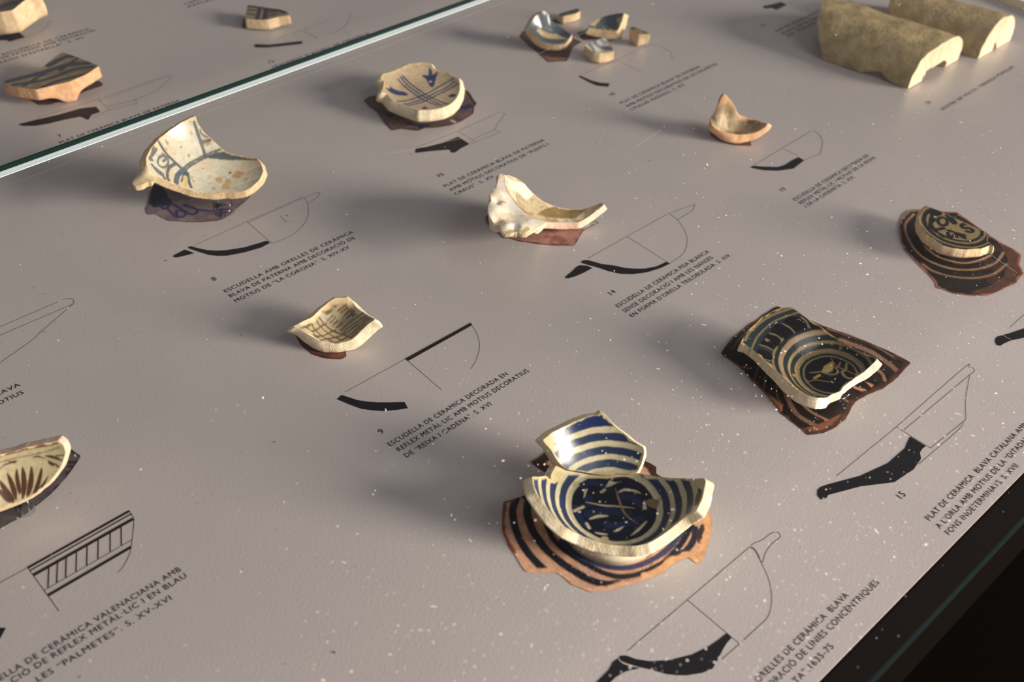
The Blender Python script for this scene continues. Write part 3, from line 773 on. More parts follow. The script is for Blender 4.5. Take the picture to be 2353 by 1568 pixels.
# ================================================================== the sherds
# --- large blue and white bowl
cb_ = GP('C3', [(950, 800)], 0.019)[0]
bowl = Rev((cb_[0], cb_[1], 0.0), [(0, 19), (28, 19), (35, 21.5), (41, 26), (48, 33), (54, 41), (60, 50), (66, 60)])
t = thing('bowl_sherd', 'large cream and blue ringed bowl in two joined pieces with a painted centre', 'pottery sherd', (cb_[0], cb_[1], 0))
CR, BL, DB = (194, 184, 152), (39, 52, 80), (16, 19, 36)
colx = 830
rings = []
for y0, y1, c in [(60, 200, (30, 44, 88)), (203, 247, CR), (247, 308, BL), (308, 352, CR), (352, 412, BL), (412, 452, CR), (452, 512, BL), (512, 560, CR)]:
    rings.append(('ring', 'C3', (colx, y0), (colx, y1), c))
rings.append(('ring', 'C3', (950, 800), (colx, 560), DB))
med = [('stroke', 'C3', q_, w_, (26, 38, 68)) for q_, w_ in [([(700, 640), (800, 620), (900, 650)], 5), ([(760, 850), (900, 830), (1060, 850)], 6), ([(660, 800), (690, 880), (740, 940)], 4), ([(1000, 720), (1100, 740), (1160, 790)], 6), ([(900, 940), (1040, 930), (1150, 880)], 5), ([(760, 730), (760, 780)], 5)]]
for pts, w in [([(985, 690), (1030, 672), (1100, 680), (1150, 700)], 2.4), ([(740, 765), (870, 790), (960, 795), (1100, 810)], 1.6), ([(655, 830), (720, 800)], 2.2), ([(770, 890), (830, 872), (900, 868)], 2.4),
               ([(950, 985), (985, 972), (1020, 950)], 1.6), ([(1080, 1015), (1130, 975), (1195, 910)], 2.0), ([(810, 992), (860, 1004), (900, 1006)], 1.6), ([(745, 925), (765, 960)], 2), ([(855, 690), (880, 672)], 2)]:
    med.append(('leaf', 'C3', pts, w, CR))
med += [('poly', 'C3', [(915, 598), (885, 655), (930, 640), (1015, 608), (950, 612)], CR), ('poly', 'C3', [(725, 668), (757, 662), (735, 722), (722, 735)], CR), ('poly', 'C3', [(1165, 770), (1185, 752), (1200, 820), (1165, 822)], CR),
        ('dot', 'C3', (665, 632), 6.5, (178, 162, 118)), ('dot', 'C3', (1240, 775), 9.5, (128, 104, 76)), ('dot', 'C3', (880, 1046), 6.5, (190, 172, 130)), ('leaf', 'C3', [(960, 660), (985, 740), (1020, 830), (1060, 880), (1130, 930)], 1.5, (150, 118, 76)),
        ('stroke', 'C3', [(640, 535), (710, 548), (790, 562), (860, 572), (930, 580), (1050, 560)], 0.9, (84, 60, 36)), ('poly', 'C3', [(705, 548), (740, 538), (800, 565), (760, 568)], (176, 146, 100)), ('poly', 'C3', [(905, 575), (945, 570), (940, 605)], (176, 146, 100))]
body_out = [(335, 572), (440, 567), (478, 598), (480, 560), (515, 490), (585, 525), (640, 535), (710, 548), (790, 562), (870, 572), (960, 560), (1050, 562), (1135, 547), (1210, 560), (1350, 580), (1460, 585), (1620, 583), (1640, 605),
            (1628, 660), (1612, 740), (1570, 830), (1480, 882), (1410, 940), (1330, 1000), (1210, 1072), (1100, 1095), (990, 1092), (880, 1078), (780, 1052), (690, 1012), (600, 968), (500, 882), (420, 782), (360, 690), (342, 635)]
M_CREAMG = plain('cream_glaze', (226, 216, 190), 0.3, 0.5)
wear = [('poly', 'C3', [(470, 600), (515, 480), (590, 520), (560, 600), (500, 625)], (204, 186, 140)), ('poly', 'C3', [(1540, 590), (1650, 590), (1640, 680), (1580, 660)], (200, 180, 140)), ('poly', 'C3', [(1570, 700), (1640, 650), (1640, 800), (1550, 790)], (96, 84, 74)), ('edge', 2.2, (206, 188, 144))]
rev_sherd(t, bowl, 'C3', body_out, 0.0075, rings + med + wear, CR, M_CLAY['cream'], 0.0007, 21, outer=M_CREAMG)
rim_out = [(415, 300), (480, 245), (540, 215), (640, 165), (760, 118), (830, 112), (855, 88), (900, 122), (950, 185), (1040, 260), (1100, 310), (1172, 355), (1178, 400), (1165, 450), (1150, 500), (1130, 540), (1050, 552), (960, 548), (870, 562), (790, 552), (710, 538), (640, 527), (590, 515), (540, 470), (505, 420), (475, 370), (440, 335)]
rev_sherd(t, bowl, 'C3', rim_out, 0.0075, rings + [('poly', 'C3', [(400, 300), (480, 235), (580, 205), (572, 275), (500, 330), (488, 380)], (206, 186, 142)), ('edge', 1.0, (196, 178, 138))], CR, M_CLAY['cream'], 0.0007, 22, outer=M_CREAMG, face_name='rim_face', body_name='rim_body')
fr_ = support_ring(t, cb_[0], cb_[1], 0.0135, 0.0365); fr_.name = 'foot_ring'; fr_['label'] = 'pale glazed foot ring'; fr_.data.materials.clear(); fr_.data.materials.append(M_CREAMG)

# --- dark blue plate piece with a bird
cs = GP('C2', [(1365, 835)], 0.018)[0]
plate = Rev((cs[0], cs[1], 0.0), [(0, 18), (22, 18), (29, 20), (36, 25.5), (43, 30), (52, 32.5), (64, 35), (78, 39), (90, 43)], tilt=(-0.10, 0.10))
t = thing('plate_sherd', 'dark plate piece with olive rings and a small painted bird, lit white along one edge', 'pottery sherd', (cs[0], cs[1], 0))
OLV, BLK, SLT = (130, 116, 80), (24, 22, 22), (44, 54, 62)
ops = [('ring', 'C2', (1365, 835), (735, 800), (34, 40, 44)), ('ring', 'C2', (738, 800), (762, 800), OLV), ('ring', 'C2', (800, 800), (842, 800), (134, 114, 88)), ('ring', 'C2', (884, 800), (906, 800), OLV), ('ring', 'C2', (948, 800), (1002, 800), OLV), ('ring', 'C2', (1034, 815), (1052, 815), OLV), ('ring', 'C2', (1365, 835), (1056, 815), BLK)]
fl = []
for q in [[(520, 620), (570, 560), (690, 600), (730, 660), (680, 690), (560, 650)], [(585, 500), (660, 405), (780, 430), (815, 490), (730, 570), (640, 540)], [(690, 370), (750, 300), (870, 310), (940, 390), (850, 460), (770, 415)], [(820, 270), (900, 215), (1030, 230), (1095, 335), (950, 390), (880, 330)], [(1060, 260), (1150, 290), (1260, 370), (1110, 345)]]:
    fl.append(('poly', 'C2', q, BLK))
for q, w in [([(495, 560), (560, 430), (680, 310), (800, 240), (1000, 172)], 1.8), ([(425, 470), (480, 375), (620, 258), (750, 188), (930, 128)], 2.4), ([(830, 298), (900, 340), (947, 388)], 1.4), ([(690, 398), (760, 420), (822, 472)], 1.4), ([(578, 518), (650, 538), (718, 576)], 1.4), ([(590, 660), (690, 690)], 1.2), ([(1022, 228), (1070, 270), (1108, 337)], 2.0)]:
    fl.append(('stroke', 'C2', q, w, OLV))
bird = [('stroke', 'C2', [(1110, 812), (1180, 812), (1250, 800)], 1.2, OLV), ('poly', 'C2', [(1240, 800), (1260, 750), (1320, 715), (1350, 700), (1362, 740), (1350, 790), (1300, 818)], (176, 148, 96)), ('stroke', 'C2', [(1250, 815), (1320, 832), (1380, 832), (1410, 800), (1380, 760)], 1.4, OLV), ('stroke', 'C2', [(1435, 705), (1420, 740), (1390, 760)], 1.5, OLV),
        ('stroke', 'C2', [(1500, 718), (1490, 780), (1455, 812), (1500, 868), (1600, 882)], 2.0, OLV), ('stroke', 'C2', [(1420, 760), (1490, 790), (1610, 840)], 1.0, (150, 110, 70)), ('stroke', 'C2', [(1075, 918), (1150, 893), (1250, 900), (1365, 922)], 1.0, OLV), ('leaf', 'C2', [(1160, 872), (1210, 845)], 2.2, (186, 140, 90)), ('stroke', 'C2', [(1330, 640), (1370, 720), (1440, 770)], 0.8, (140, 100, 60)), ('dot', 'C2', (655, 468), 3.5, OLV), ('dot', 'C2', (1345, 495), 3, OLV), ('dot', 'C2', (1435, 555), 3.2, OLV), ('dot', 'C2', (940, 842), 3, (150, 120, 80))]
plate_out = [(378, 510), (400, 450), (440, 390), (480, 340), (600, 230), (720, 160), (820, 125), (915, 108), (990, 165), (1040, 210), (1110, 260), (1200, 310), (1290, 375), (1380, 435), (1480, 500), (1600, 570), (1740, 620), (1830, 665),
             (1800, 702), (1720, 772), (1600, 862), (1462, 965), (1440, 1010), (1330, 1050), (1200, 1086), (1100, 1060), (1000, 1016), (920, 945), (830, 862), (720, 772), (600, 662), (520, 582), (440, 525)]
rev_sherd(t, plate, 'C2', plate_out, 0.009, ops + fl + bird + [('edge', 0.7, (190, 160, 110))], SLT, M_CLAY['pale'], 0.0007, 23, amp=0.0003)
support_ring(t, cs[0] + 0.003, cs[1] - 0.003, 0.0075, 0.014)

# --- half base with letters
cl = GP('C1', [(690, 330)], 0.02)[0]
basep = Rev((cl[0], cl[1], 0.0), [(0, 20), (25, 20.3), (36, 21), (46, 23), (60, 27)])
t = thing('base_sherd', 'half round dark plate base lettered CON AS with thick tan broken edge', 'pottery sherd', (cl[0], cl[1], 0))
ops = [('ring', 'C1', (690, 330), (690, 600), (36, 34, 34)), ('ring', 'C1', (690, 330), (690, 455), (142, 124, 88)), ('ring', 'C1', (690, 474), (690, 486), (148, 130, 92)), ('ring', 'C1', (690, 512), (690, 522), (142, 124, 88))]
for q, w in [([(485, 265), (447, 300), (450, 345), (500, 362), (570, 350)], 5.5), ([(515, 285), (530, 255), (575, 252), (605, 285), (590, 318), (540, 320), (515, 285)], 4.6), ([(600, 228), (625, 262), (660, 300), (682, 295), (655, 262), (650, 235), (700, 258)], 5), ([(622, 440), (612, 375), (690, 395), (770, 415), (700, 410), (625, 440)], 5),
             ([(690, 420), (700, 435)], 4), ([(740, 425), (770, 440)], 6), ([(840, 325), (780, 308), (740, 322), (755, 345), (815, 350), (848, 368), (830, 385), (790, 380)], 5), ([(440, 200), (520, 190), (530, 215), (460, 225)], 6), ([(540, 410), (570, 430)], 5), ([(500, 390), (470, 370)], 3)]:
    ops.append(('stroke', 'C1', q, w * 0.78, (30, 28, 28)))
out = [(395, 132), (350, 180), (333, 250), (345, 320), (400, 400), (480, 462), (560, 512), (680, 542), (800, 552), (930, 542), (1010, 510), (1050, 520), (985, 470), (985, 400), (970, 385), (850, 330), (740, 280), (640, 235), (530, 185), (430, 143)]
rev_sherd(t, basep, 'C1', out, 0.0088, ops + [('edge', 0.8, (160, 134, 92))], (40, 38, 38), M_CLAY['tan'], 0.0009, 24, flare=0.001)
support_ring(t, cl[0] - 0.006, cl[1] - 0.006, 0.0112, 0.010)

# --- bowl with ear handle and blue scrolls
bw = Rev((0.3984, 0.7645, 0.0215), [(0, 0), (20, 2.2), (34, 7.5), (44, 14), (52, 21.5), (60, 31), (66, 40), (71, 50)], tilt=(-0.0645, -0.0619))
t = thing('bowl_sherd', 'tall cream bowl fragment with blue painted scrolls and one pinched ear handle', 'pottery sherd', (0.3984, 0.7645, 0))
IV, GB = (202, 195, 175), (92, 97, 100)
out = [(640, 118), (655, 170), (700, 235), (760, 290), (830, 355), (870, 385), (930, 402), (1010, 412), (1090, 428), (1120, 465), (1135, 520), (1110, 580), (1050, 640), (1000, 668), (930, 682), (860, 682), (780, 690), (700, 682), (620, 668), (540, 640), (470, 615), (420, 595), (350, 560), (300, 525), (275, 480), (275, 420), (310, 350), (370, 280), (440, 225), (530, 165), (600, 130)]
ops = [('mottle', 0.02, 0.25, 0.35, (196, 172, 128)), ('stroke', 'B1', [(497, 612), (515, 555), (560, 492), (620, 450), (700, 408), (770, 378), (845, 353)], 2.0, GB), ('stroke', 'B1', [(535, 600), (550, 545), (580, 500), (630, 465), (710, 420), (800, 385)], 2.0, GB),
       ('poly', 'B1', [(710, 412), (760, 395), (850, 375), (950, 402), (1090, 428), (1110, 440), (1000, 440), (850, 438), (740, 430)], (84, 92, 92)),
       ('stroke', 'B1', [(628, 165), (660, 260), (700, 380), (712, 420)], 3.4, GB), ('stroke', 'B1', [(355, 285), (420, 390), (500, 470), (560, 520)], 3.2, GB), ('stroke', 'B1', [(690, 310), (750, 288)], 3, GB), ('stroke', 'B1', [(680, 205), (680, 235), (710, 265), (740, 262)], 3, (110, 122, 130)),
       ('stroke', 'B1', [(400, 450), (420, 430), (400, 410), (368, 425), (362, 470), (400, 495), (435, 470), (430, 425), (395, 395)], 2.6, (102, 108, 112)), ('stroke', 'B1', [(330, 340), (310, 390), (350, 360), (300, 430), (320, 440)], 3, (102, 108, 112)), ('stroke', 'B1', [(320, 480), (350, 520), (400, 560), (410, 580)], 4, (102, 108, 112)), ('stroke', 'B1', [(345, 500), (400, 545)], 3, (102, 108, 112)),
       ('stroke', 'B1', [(485, 470), (440, 500), (430, 560), (440, 590)], 3.4, GB), ('stroke', 'B1', [(550, 510), (505, 555), (495, 610)], 5, (88, 102, 112)), ('stroke', 'B1', [(580, 540), (590, 600), (605, 640)], 3, GB), ('dot', 'B1', (570, 540), 5, (80, 88, 84)),
       ('poly', 'B1', [(545, 560), (580, 570), (580, 630), (550, 640)], (196, 174, 116)), ('dot', 'B1', (810, 585), 8, (186, 156, 112)), ('dot', 'B1', (945, 550), 9, (186, 152, 110)), ('dot', 'B1', (880, 598), 6, (190, 162, 116)), ('dot', 'B1', (855, 640), 7, (190, 162, 118)), ('dot', 'B1', (895, 535), 2.5, (120, 90, 60)), ('dot', 'B1', (530, 345), 2.5, (180, 130, 80)), ('dot', 'B1', (590, 408), 2.5, (170, 120, 70)), ('mottle', 0.004, 0.9, 0.8, (150, 116, 74)), ('edge', 1.0, (226, 192, 140))]
rev_sherd(t, bw, 'B1', out, 0.0075, ops, IV, M_CLAY['tan'], 0.0009, 25, outer=M_CREAMG)
ear_o = [(282, 445), (262, 468), (235, 500), (205, 550), (180, 595), (172, 618), (190, 632), (240, 624), (285, 598), (320, 600), (352, 590), (360, 566), (300, 522), (280, 480)]
n8 = bw.M[:, 2]; d8 = rays(PX('B1', ear_o)); ex = CAM + d8 * (((bw.c + n8 * 0.034 - CAM) @ n8) / (d8 @ n8))[:, None]
for i8 in (0, 10, 11, 12, 13): ex[i8] = bw.pos(bw.hit(PX('B1', [ear_o[i8]])))[0] + n8 * 0.0005
sherd_mesh(t, Field(ex, reg=1e-4), ex[:, :2], 0.006, [('mottle', 0.02, 0.1, 0.4, (196, 176, 140))], (206, 188, 152), M_CLAY['tan'], 0.0012, 26, face_name='ear_handle', body_name='ear_underside', glaze=M_GLAZE_DULL)
support_ring(t, 0.3984 - 0.004, 0.7645 + 0.006, 0.0142, 0.010)

# --- shallow dish with crossed blue lines
cdx = GP('B2', [(735, 440)], 0.02)[0]
dish = Rev((cdx[0], cdx[1], 0.0), [(0, 20), (22, 20.4), (34, 22), (42, 25), (49, 29), (58, 36), (66, 43)])
t = thing('dish_sherd', 'round tan dish base with crossed blue lines and small blue tulips', 'pottery sherd', (cdx[0], cdx[1], 0))
BB = (50, 62, 100)
ops = [('mottle', 0.02, 0.2, 0.3, (206, 180, 148))]
for q in [[(503, 303), (600, 400), (720, 480), (850, 535)], [(525, 287), (620, 385), (740, 462), (880, 530)], [(545, 275), (640, 368), (760, 448), (930, 520)], [(495, 498), (620, 478), (760, 425), (880, 355), (975, 303)], [(540, 522), (680, 490), (820, 425), (990, 325)], [(560, 535), (700, 505), (860, 430), (1010, 345)]]:
    ops.append(('stroke', 'B2', q, 2.1, BB))
ops += [('poly', 'B2', [(765, 200), (790, 220), (796, 268), (848, 238), (830, 290), (806, 372), (780, 372), (745, 300), (703, 275), (720, 268), (765, 272)], BB), ('dot', 'B2', (783, 325), 3, (190, 170, 130)), ('poly', 'B2', [(430, 360), (470, 392), (560, 415), (598, 435), (580, 445), (480, 440), (440, 420), (395, 385), (430, 385)], BB), ('poly', 'B2', [(930, 448), (970, 432), (1005, 435), (985, 460), (940, 460)], BB), ('poly', 'B2', [(695, 562), (730, 538), (758, 562)], BB), ('edge', 0.9, (222, 190, 140))]
out = [(375, 262), (450, 240), (520, 210), (600, 175), (720, 158), (790, 175), (812, 215), (870, 230), (930, 250), (985, 285), (1025, 300), (1036, 350), (1032, 410), (1005, 470), (950, 522), (880, 552), (780, 570), (680, 572), (600, 548), (520, 518), (450, 482), (410, 432), (360, 412), (378, 375), (385, 320), (352, 290)]
rev_sherd(t, dish, 'B2', out, 0.0125, ops, (192, 170, 140), M_CLAY['cream'], 0.0009, 27, flare=0.0022, glaze=M_GLAZE_DULL)
support_ring(t, cdx[0], cdx[1], 0.0073, 0.02)


def auto_ring(t):
    """ring below the lowest point of the underside, where a sherd does not reach the panel"""
    if GAPS[t.name] < 0.0012: return
    b = [ch for ch in t.children if ch.name.startswith('clay_body')][0]
    V = np.empty(len(b.data.vertices) * 3); b.data.vertices.foreach_get('co', V); V = V.reshape(-1, 3) + np.array(t.location)
    k = V[:, 2].argmin(); m = V[V[:, 2] < V[k, 2] + 0.002].mean(0)[:2] + np.array([0.005, 0.006])
    near_v = V[np.hypot(*(V[:, :2] - m).T) < 0.009]
    support_ring(t, m[0], m[1], near_v[:, 2].min() + 0.0004, 0.0065)


def field_sherd(name, label, crop, outline, inner, thick, ops, base, clay, d, seed, ring=None, bumps=(), **kw):
    o, X = field_of(crop, outline, inner)
    f = Field(X, bumps); c = o.mean(0)
    t = thing(name, label, 'pottery sherd', (c[0], c[1], 0))
    sherd_mesh(t, f, o[:, :2], thick, ops, base, clay, d, seed, **kw)
    auto_ring(t)
    return t, f


# --- lattice sherd
BR = (112, 82, 60)
ops = []
for q in [[(340, 240), (400, 320), (470, 380), (560, 415), (640, 445)], [(325, 262), (350, 320), (410, 385), (520, 450), (560, 470)], [(280, 295), (320, 370), (390, 435), (470, 475)], [(225, 330), (290, 400), (350, 445)],
          [(195, 355), (260, 340), (330, 270), (345, 245)], [(240, 395), (310, 385), (390, 335), (420, 320)], [(300, 435), (390, 425), (470, 390), (500, 380)], [(360, 470), (450, 450), (560, 420), (580, 400)], [(420, 490), (520, 480), (600, 440)]]:
    ops.append(('stroke', 'C4', q, 1.45, BR))
for q in [[(430, 290), (480, 245)], [(455, 310), (500, 265)], [(480, 330), (520, 290)], [(510, 355), (560, 310)], [(545, 380), (600, 330), (690, 260), (760, 215)], [(565, 395), (640, 335), (790, 240)], [(590, 410), (680, 335), (805, 255)], [(620, 425), (720, 335), (815, 268)], [(640, 440), (760, 320)], [(520, 210), (590, 155), (610, 150)], [(545, 225), (630, 160), (645, 150)], [(575, 245), (660, 175)], [(600, 270), (690, 190)], [(470, 150), (520, 150)], [(380, 215), (440, 205)], [(420, 240), (470, 200)], [(640, 215), (670, 190), (690, 220), (655, 250), (640, 215)]]:
    ops.append(('stroke', 'C4', q, 1.15, BR))
ops += [('dot', 'C4', (495, 150), 3, BR), ('dot', 'C4', (415, 210), 4, BR), ('edge', 2.6, (214, 190, 146), 'C4', [(290, 270), (370, 190), (440, 130), (490, 100), (610, 90), (655, 130)], 12), ('edge', 0.6, (226, 204, 168))]
field_sherd('bowl_sherd', 'small pale sherd with brown lattice and fine brown hatching, rough thick edge', 'C4',
            [(130, 345, 27), (200, 312, 26), (290, 265, 25), (370, 190, 26), (440, 128, 29), (490, 100, 31), (610, 92, 31), (655, 130, 28), (700, 190, 26), (780, 240, 26), (825, 270, 27), (852, 282, 28), (790, 325, 24), (720, 392, 18), (660, 452, 14), (600, 482, 12), (520, 500, 11.5), (450, 498, 12), (370, 478, 14), (300, 440, 17), (230, 395, 21), (180, 362, 24)],
            [(480, 340, 15), (560, 280, 17), (400, 330, 17), (620, 350, 16)], 0.0125, ops, (172, 160, 128), M_CLAY['pale'], 0.0007, 31, flare=0.001)

# --- combed sherd
ops = [('mottle', 0.006, 0.0, 0.5, (128, 104, 74)), ('poly', 'B4', [(345, 235), (375, 135), (400, 128), (440, 165), (460, 200), (400, 215)], (218, 160, 110)), ('edge', 0.8, (214, 176, 128)), ('poly', 'B4', [(650, 385), (740, 405), (700, 440), (640, 430)], (104, 82, 66))]
for k in range(9):
    x = 330 + k * 26
    ops.append(('stroke', 'B4', [(x - 30, 330 + k * 4), (x, 420), (x + 20, 520)], 0.9, (196, 178, 146)))
field_sherd('bowl_sherd', 'small orange clay sherd with combed brown glaze and one pointed horn', 'B4',
            [(250, 372, 25), (290, 330, 29), (340, 232, 38), (375, 140, 46), (395, 130, 47), (437, 160, 44), (480, 210, 39), (520, 282, 32), (548, 335, 26), (610, 370, 22), (670, 385, 21), (760, 405, 21), (872, 440, 23), (850, 472, 20), (780, 522, 15), (700, 550, 12.5), (600, 560, 11.5), (480, 552, 12), (380, 532, 14), (330, 512, 16), (280, 480, 19), (252, 430, 22)],
            [(500, 460, 15), (420, 420, 19), (620, 460, 15), (380, 320, 30)], 0.0095, ops, (160, 138, 106), M_CLAY['orange'], 0.001, 32, flare=0.001, glaze=M_GLAZE_DULL)

# --- white bowl with lobed ear
ops = [('mottle', 0.012, -0.1, 0.55, (176, 150, 104)), ('poly', 'B3', [(640, 400), (760, 370), (860, 395), (990, 400), (900, 480), (720, 480), (560, 450)], (150, 126, 84)), ('mottle', 0.005, 0.2, 0.4, (120, 96, 60)), ('poly', 'B3', [(300, 120), (460, 185), (540, 290), (480, 330), (400, 260), (340, 240)], (232, 222, 204)), ('edge', 0.6, (232, 206, 176))]
wb = Rev((0.6256, 0.5597, 0.0107), [(0, 0), (20, 3.2), (35, 10.2), (45, 18), (52, 26), (60, 40), (63, 47)], tilt=(0.0, -0.188))
tw = thing('bowl_sherd', 'white glazed bowl sherd with scalloped lobed ear handle above a pink print', 'pottery sherd', (0.6256, 0.5597, 0))
wpoly = np.vstack([wb.hit(PX('B3', [(330, 118), (390, 142), (460, 190), (520, 260), (570, 305), (620, 340), (720, 385), (850, 405), (960, 400), (1060, 372), (1110, 353), (1135, 365), (1080, 412), (1000, 472), (920, 518), (820, 522), (720, 520), (650, 517)])),
                   rim_hit(wb, 'B3', [(575, 498), (545, 483), (520, 465), (480, 435), (440, 400), (400, 360), (365, 320), (335, 280), (315, 240), (303, 200), (292, 160), (285, 118)], 0.060)])
sherd_mesh(tw, wb, wpoly, 0.0075, ops, (222, 208, 178), M_CLAY['pink'], 0.0008, 33, outer=M_CREAMG)
lob = [(262, 100), (290, 118), (303, 200), (335, 280), (400, 360), (480, 435), (560, 492), (645, 517), (600, 550), (550, 580), (515, 620), (480, 645), (435, 645), (405, 622), (385, 618), (345, 640), (295, 638), (262, 610), (245, 555), (205, 525), (165, 490), (148, 430), (155, 380), (182, 345), (165, 305), (170, 265), (215, 240), (232, 180), (245, 115)]


def plane_pts(surf, crop, pts, h):
    """points of the photograph on the (tilted) plane of a vessel's rim"""
    n = surf.M[:, 2]; d = rays(PX(crop, [p[:2] for p in pts])); o = surf.c + n * h
    t = ((o - CAM) @ n) / (d @ n)
    return CAM + d * t[:, None]


lx = plane_pts(wb, 'B3', lob, 0.040)
bm = []
for px_, py_, r_, a_ in [(440, 585, 0.009, 0.005), (310, 580, 0.009, 0.005), (215, 440, 0.010, 0.005), (220, 300, 0.008, 0.004), (375, 590, 0.004, -0.004), (235, 520, 0.004, -0.004), (225, 345, 0.004, -0.004), (330, 450, 0.012, -0.003)]:
    g = plane_pts(wb, 'B3', [(px_, py_)], 0.040)[0]; bm.append((g[0], g[1], r_, a_))
sherd_mesh(tw, Field(lx, bm, 1e-4), lx[:, :2], 0.006, [('mottle', 0.012, 0.15, 0.5, (214, 182, 134)), ('stroke', 'B3', [(250, 600), (310, 612), (370, 590)], 3.5, (176, 156, 110)), ('stroke', 'B3', [(400, 600), (440, 605), (490, 570)], 3.5, (176, 156, 110)), ('stroke', 'B3', [(190, 350), (260, 345), (300, 350)], 2, (206, 178, 136)), ('edge', 0.8, (226, 190, 150))], (240, 232, 216), M_CLAY['cream'], 0.0009, 34, face_name='ear_handle', body_name='ear_underside', flare=0.001)
auto_ring(tw)

# --- palmette bowl wall at the left edge of the photograph
BN = (74, 48, 36)
ops = [('mottle', 0.02, 0.2, 0.3, (170, 154, 118))]
for q, w in [([(0, 790), (80, 920), (170, 1050), (205, 1120)], 12), ([(115, 670), (170, 800), (220, 950), (250, 1075)], 11), ([(260, 610), (265, 740), (295, 900), (312, 990)], 9), ([(350, 570), (370, 720), (375, 880), (352, 1060)], 11), ([(490, 570), (490, 720), (465, 900), (430, 1025)], 11), ([(650, 590), (620, 740), (570, 900), (500, 1030)], 9), ([(755, 700), (690, 820), (610, 930), (545, 1020)], 6), ([(-60, 900), (30, 980), (100, 1060), (155, 1115)], 10), ([(700, 385), (840, 415), (985, 470)], 6), ([(510, 410), (600, 400), (720, 435)], 3.5), ([(880, 385), (1000, 385)], 3), ([(860, 520), (940, 580)], 4)]:
    ops.append(('leaf', 'E2', q, w * 0.36, BN))
ops += [('poly', 'E2', [(725, 440), (870, 520), (830, 555), (760, 520)], BN), ('poly', 'E2', [(130, 480), (270, 460), (235, 505), (170, 508)], BN), ('stroke', 'E2', [(-60, 500), (300, 410), (920, 262)], 0.7, (120, 86, 60)), ('stroke', 'E2', [(-60, 380), (200, 320), (450, 250), (880, 165)], 3.2, (112, 76, 56)), ('stroke', 'E2', [(0, 590), (60, 540), (150, 500)], 1, BN), ('edge', 0.6, (214, 196, 150))]
pb = Rev((0.0871, 0.4829, 0.012), [(0, 0), (20, 2.6), (35, 8.2), (48, 16.3), (58, 25.5), (67, 37.5), (73, 50), (76, 60)], tilt=(0.05, 0.204))
tp = thing('bowl_sherd', 'cream bowl wall sherd painted with brown palm leaves beside the left border of the picture', 'pottery sherd', (0.09, 0.53, 0))
rev_sherd(tp, pb, 'D1', [(375, 958), (340, 930), (250, 950), (150, 972), (0, 1010), (-100, 1040), (-190, 1080), (-260, 1150), (-270, 1240), (-220, 1320), (-120, 1360), (0, 1340), (60, 1318), (180, 1268), (235, 1225), (290, 1178), (335, 1120), (362, 1080), (388, 1000)],
          0.0105, ops, (178, 166, 132), M_CLAY['pink'], 0.0007, 35, outer=M_CREAMG)
auto_ring(tp)

# --- rounded plate rim, olive and dark streaks
ops = [('mottle', 0.02, 0.0, 0.4, (80, 72, 60))]
for q, w in [([(60, 700), (300, 640), (560, 560), (760, 540)], 7), ([(120, 730), (360, 690), (620, 600), (800, 570)], 5), ([(420, 560), (560, 490), (620, 480)], 7), ([(200, 740), (330, 660), (380, 640)], 4), ([(340, 760), (480, 700), (700, 640)], 5), ([(520, 600), (660, 500)], 4)]:
    ops.append(('stroke', 'A1', q, w, (62, 66, 78)))
Q7 = GP('A1', [(545, 700)], 0.023)[0]
t7, f7 = field_sherd('plate_sherd', 'flat plate fragment with olive and dark blue streaks and orange broken edge, upper left', 'A1',
            [(540, 448, 24), (610, 472, 24), (680, 497, 24), (770, 532, 24), (850, 565, 25), (740, 640, 24), (600, 700, 23), (460, 735, 22), (310, 768, 22), (150, 748, 22), (60, 728, 22), (28, 712, 22), (60, 682, 22), (200, 642, 22), (330, 605, 22), (420, 530, 23), (480, 482, 24)], [(400, 650, 21)], lambda P: 0.0125 + 0.0115 * np.exp(-((P[:, 0] - Q7[0] + 0.25 * (P[:, 1] - Q7[1])) / 0.0095) ** 2), ops, (142, 124, 92), M_CLAY['orange'], 0.0011, 36, glaze=M_GLAZE_DULL)
# --- corner base fragment
field_sherd('base_sherd', 'thick tan base fragment with dark glaze in the far upper left corner', 'A1',
            [(-260, 70, 36), (-160, -60, 38), (60, -130, 40), (260, -110, 40), (330, -50, 40), (250, -20, 38), (190, 20, 37), (110, 85, 36), (0, 102, 35), (-150, 95, 35)], [(50, -20, 33)], 0.026,
            [('stroke', 'A1', [(0, 60), (60, 40), (120, 20)], 10, (54, 58, 70)), ('mottle', 0.02, -0.1, 0.6, (70, 66, 64))], (120, 106, 86), M_CLAY['tan'], 0.0012, 37, flare=0.002, glaze=M_GLAZE_DULL)
# --- small flat fragment with dark stripes
ops = []
for q, w in [([(325, 55), (305, 145)], 5), ([(375, 60), (360, 150)], 6), ([(235, 75), (290, 80)], 3), ([(225, 105), (285, 110)], 3), ([(400, 90), (470, 80)], 3), ([(390, 120), (450, 105)], 3), ([(230, 45), (350, 58), (500, 80)], 4), ([(470, 75), (520, 92)], 5)]:
    ops.append(('stroke', 'A2', q, w, (58, 52, 52)))
field_sherd('plate_sherd', 'small flat fan shaped fragment with dark stripes beyond the glass edge', 'A2',
            [(230, 38, 16), (350, 53, 16), (470, 70, 17), (535, 90, 18), (560, 118, 17), (470, 128, 15.5), (385, 152, 14.5), (300, 152, 14), (212, 146, 14), (222, 90, 15)], [(360, 105, 14)], 0.0125, ops, (132, 118, 98), M_CLAY['tan'], 0.0011, 38, glaze=M_GLAZE_DULL)

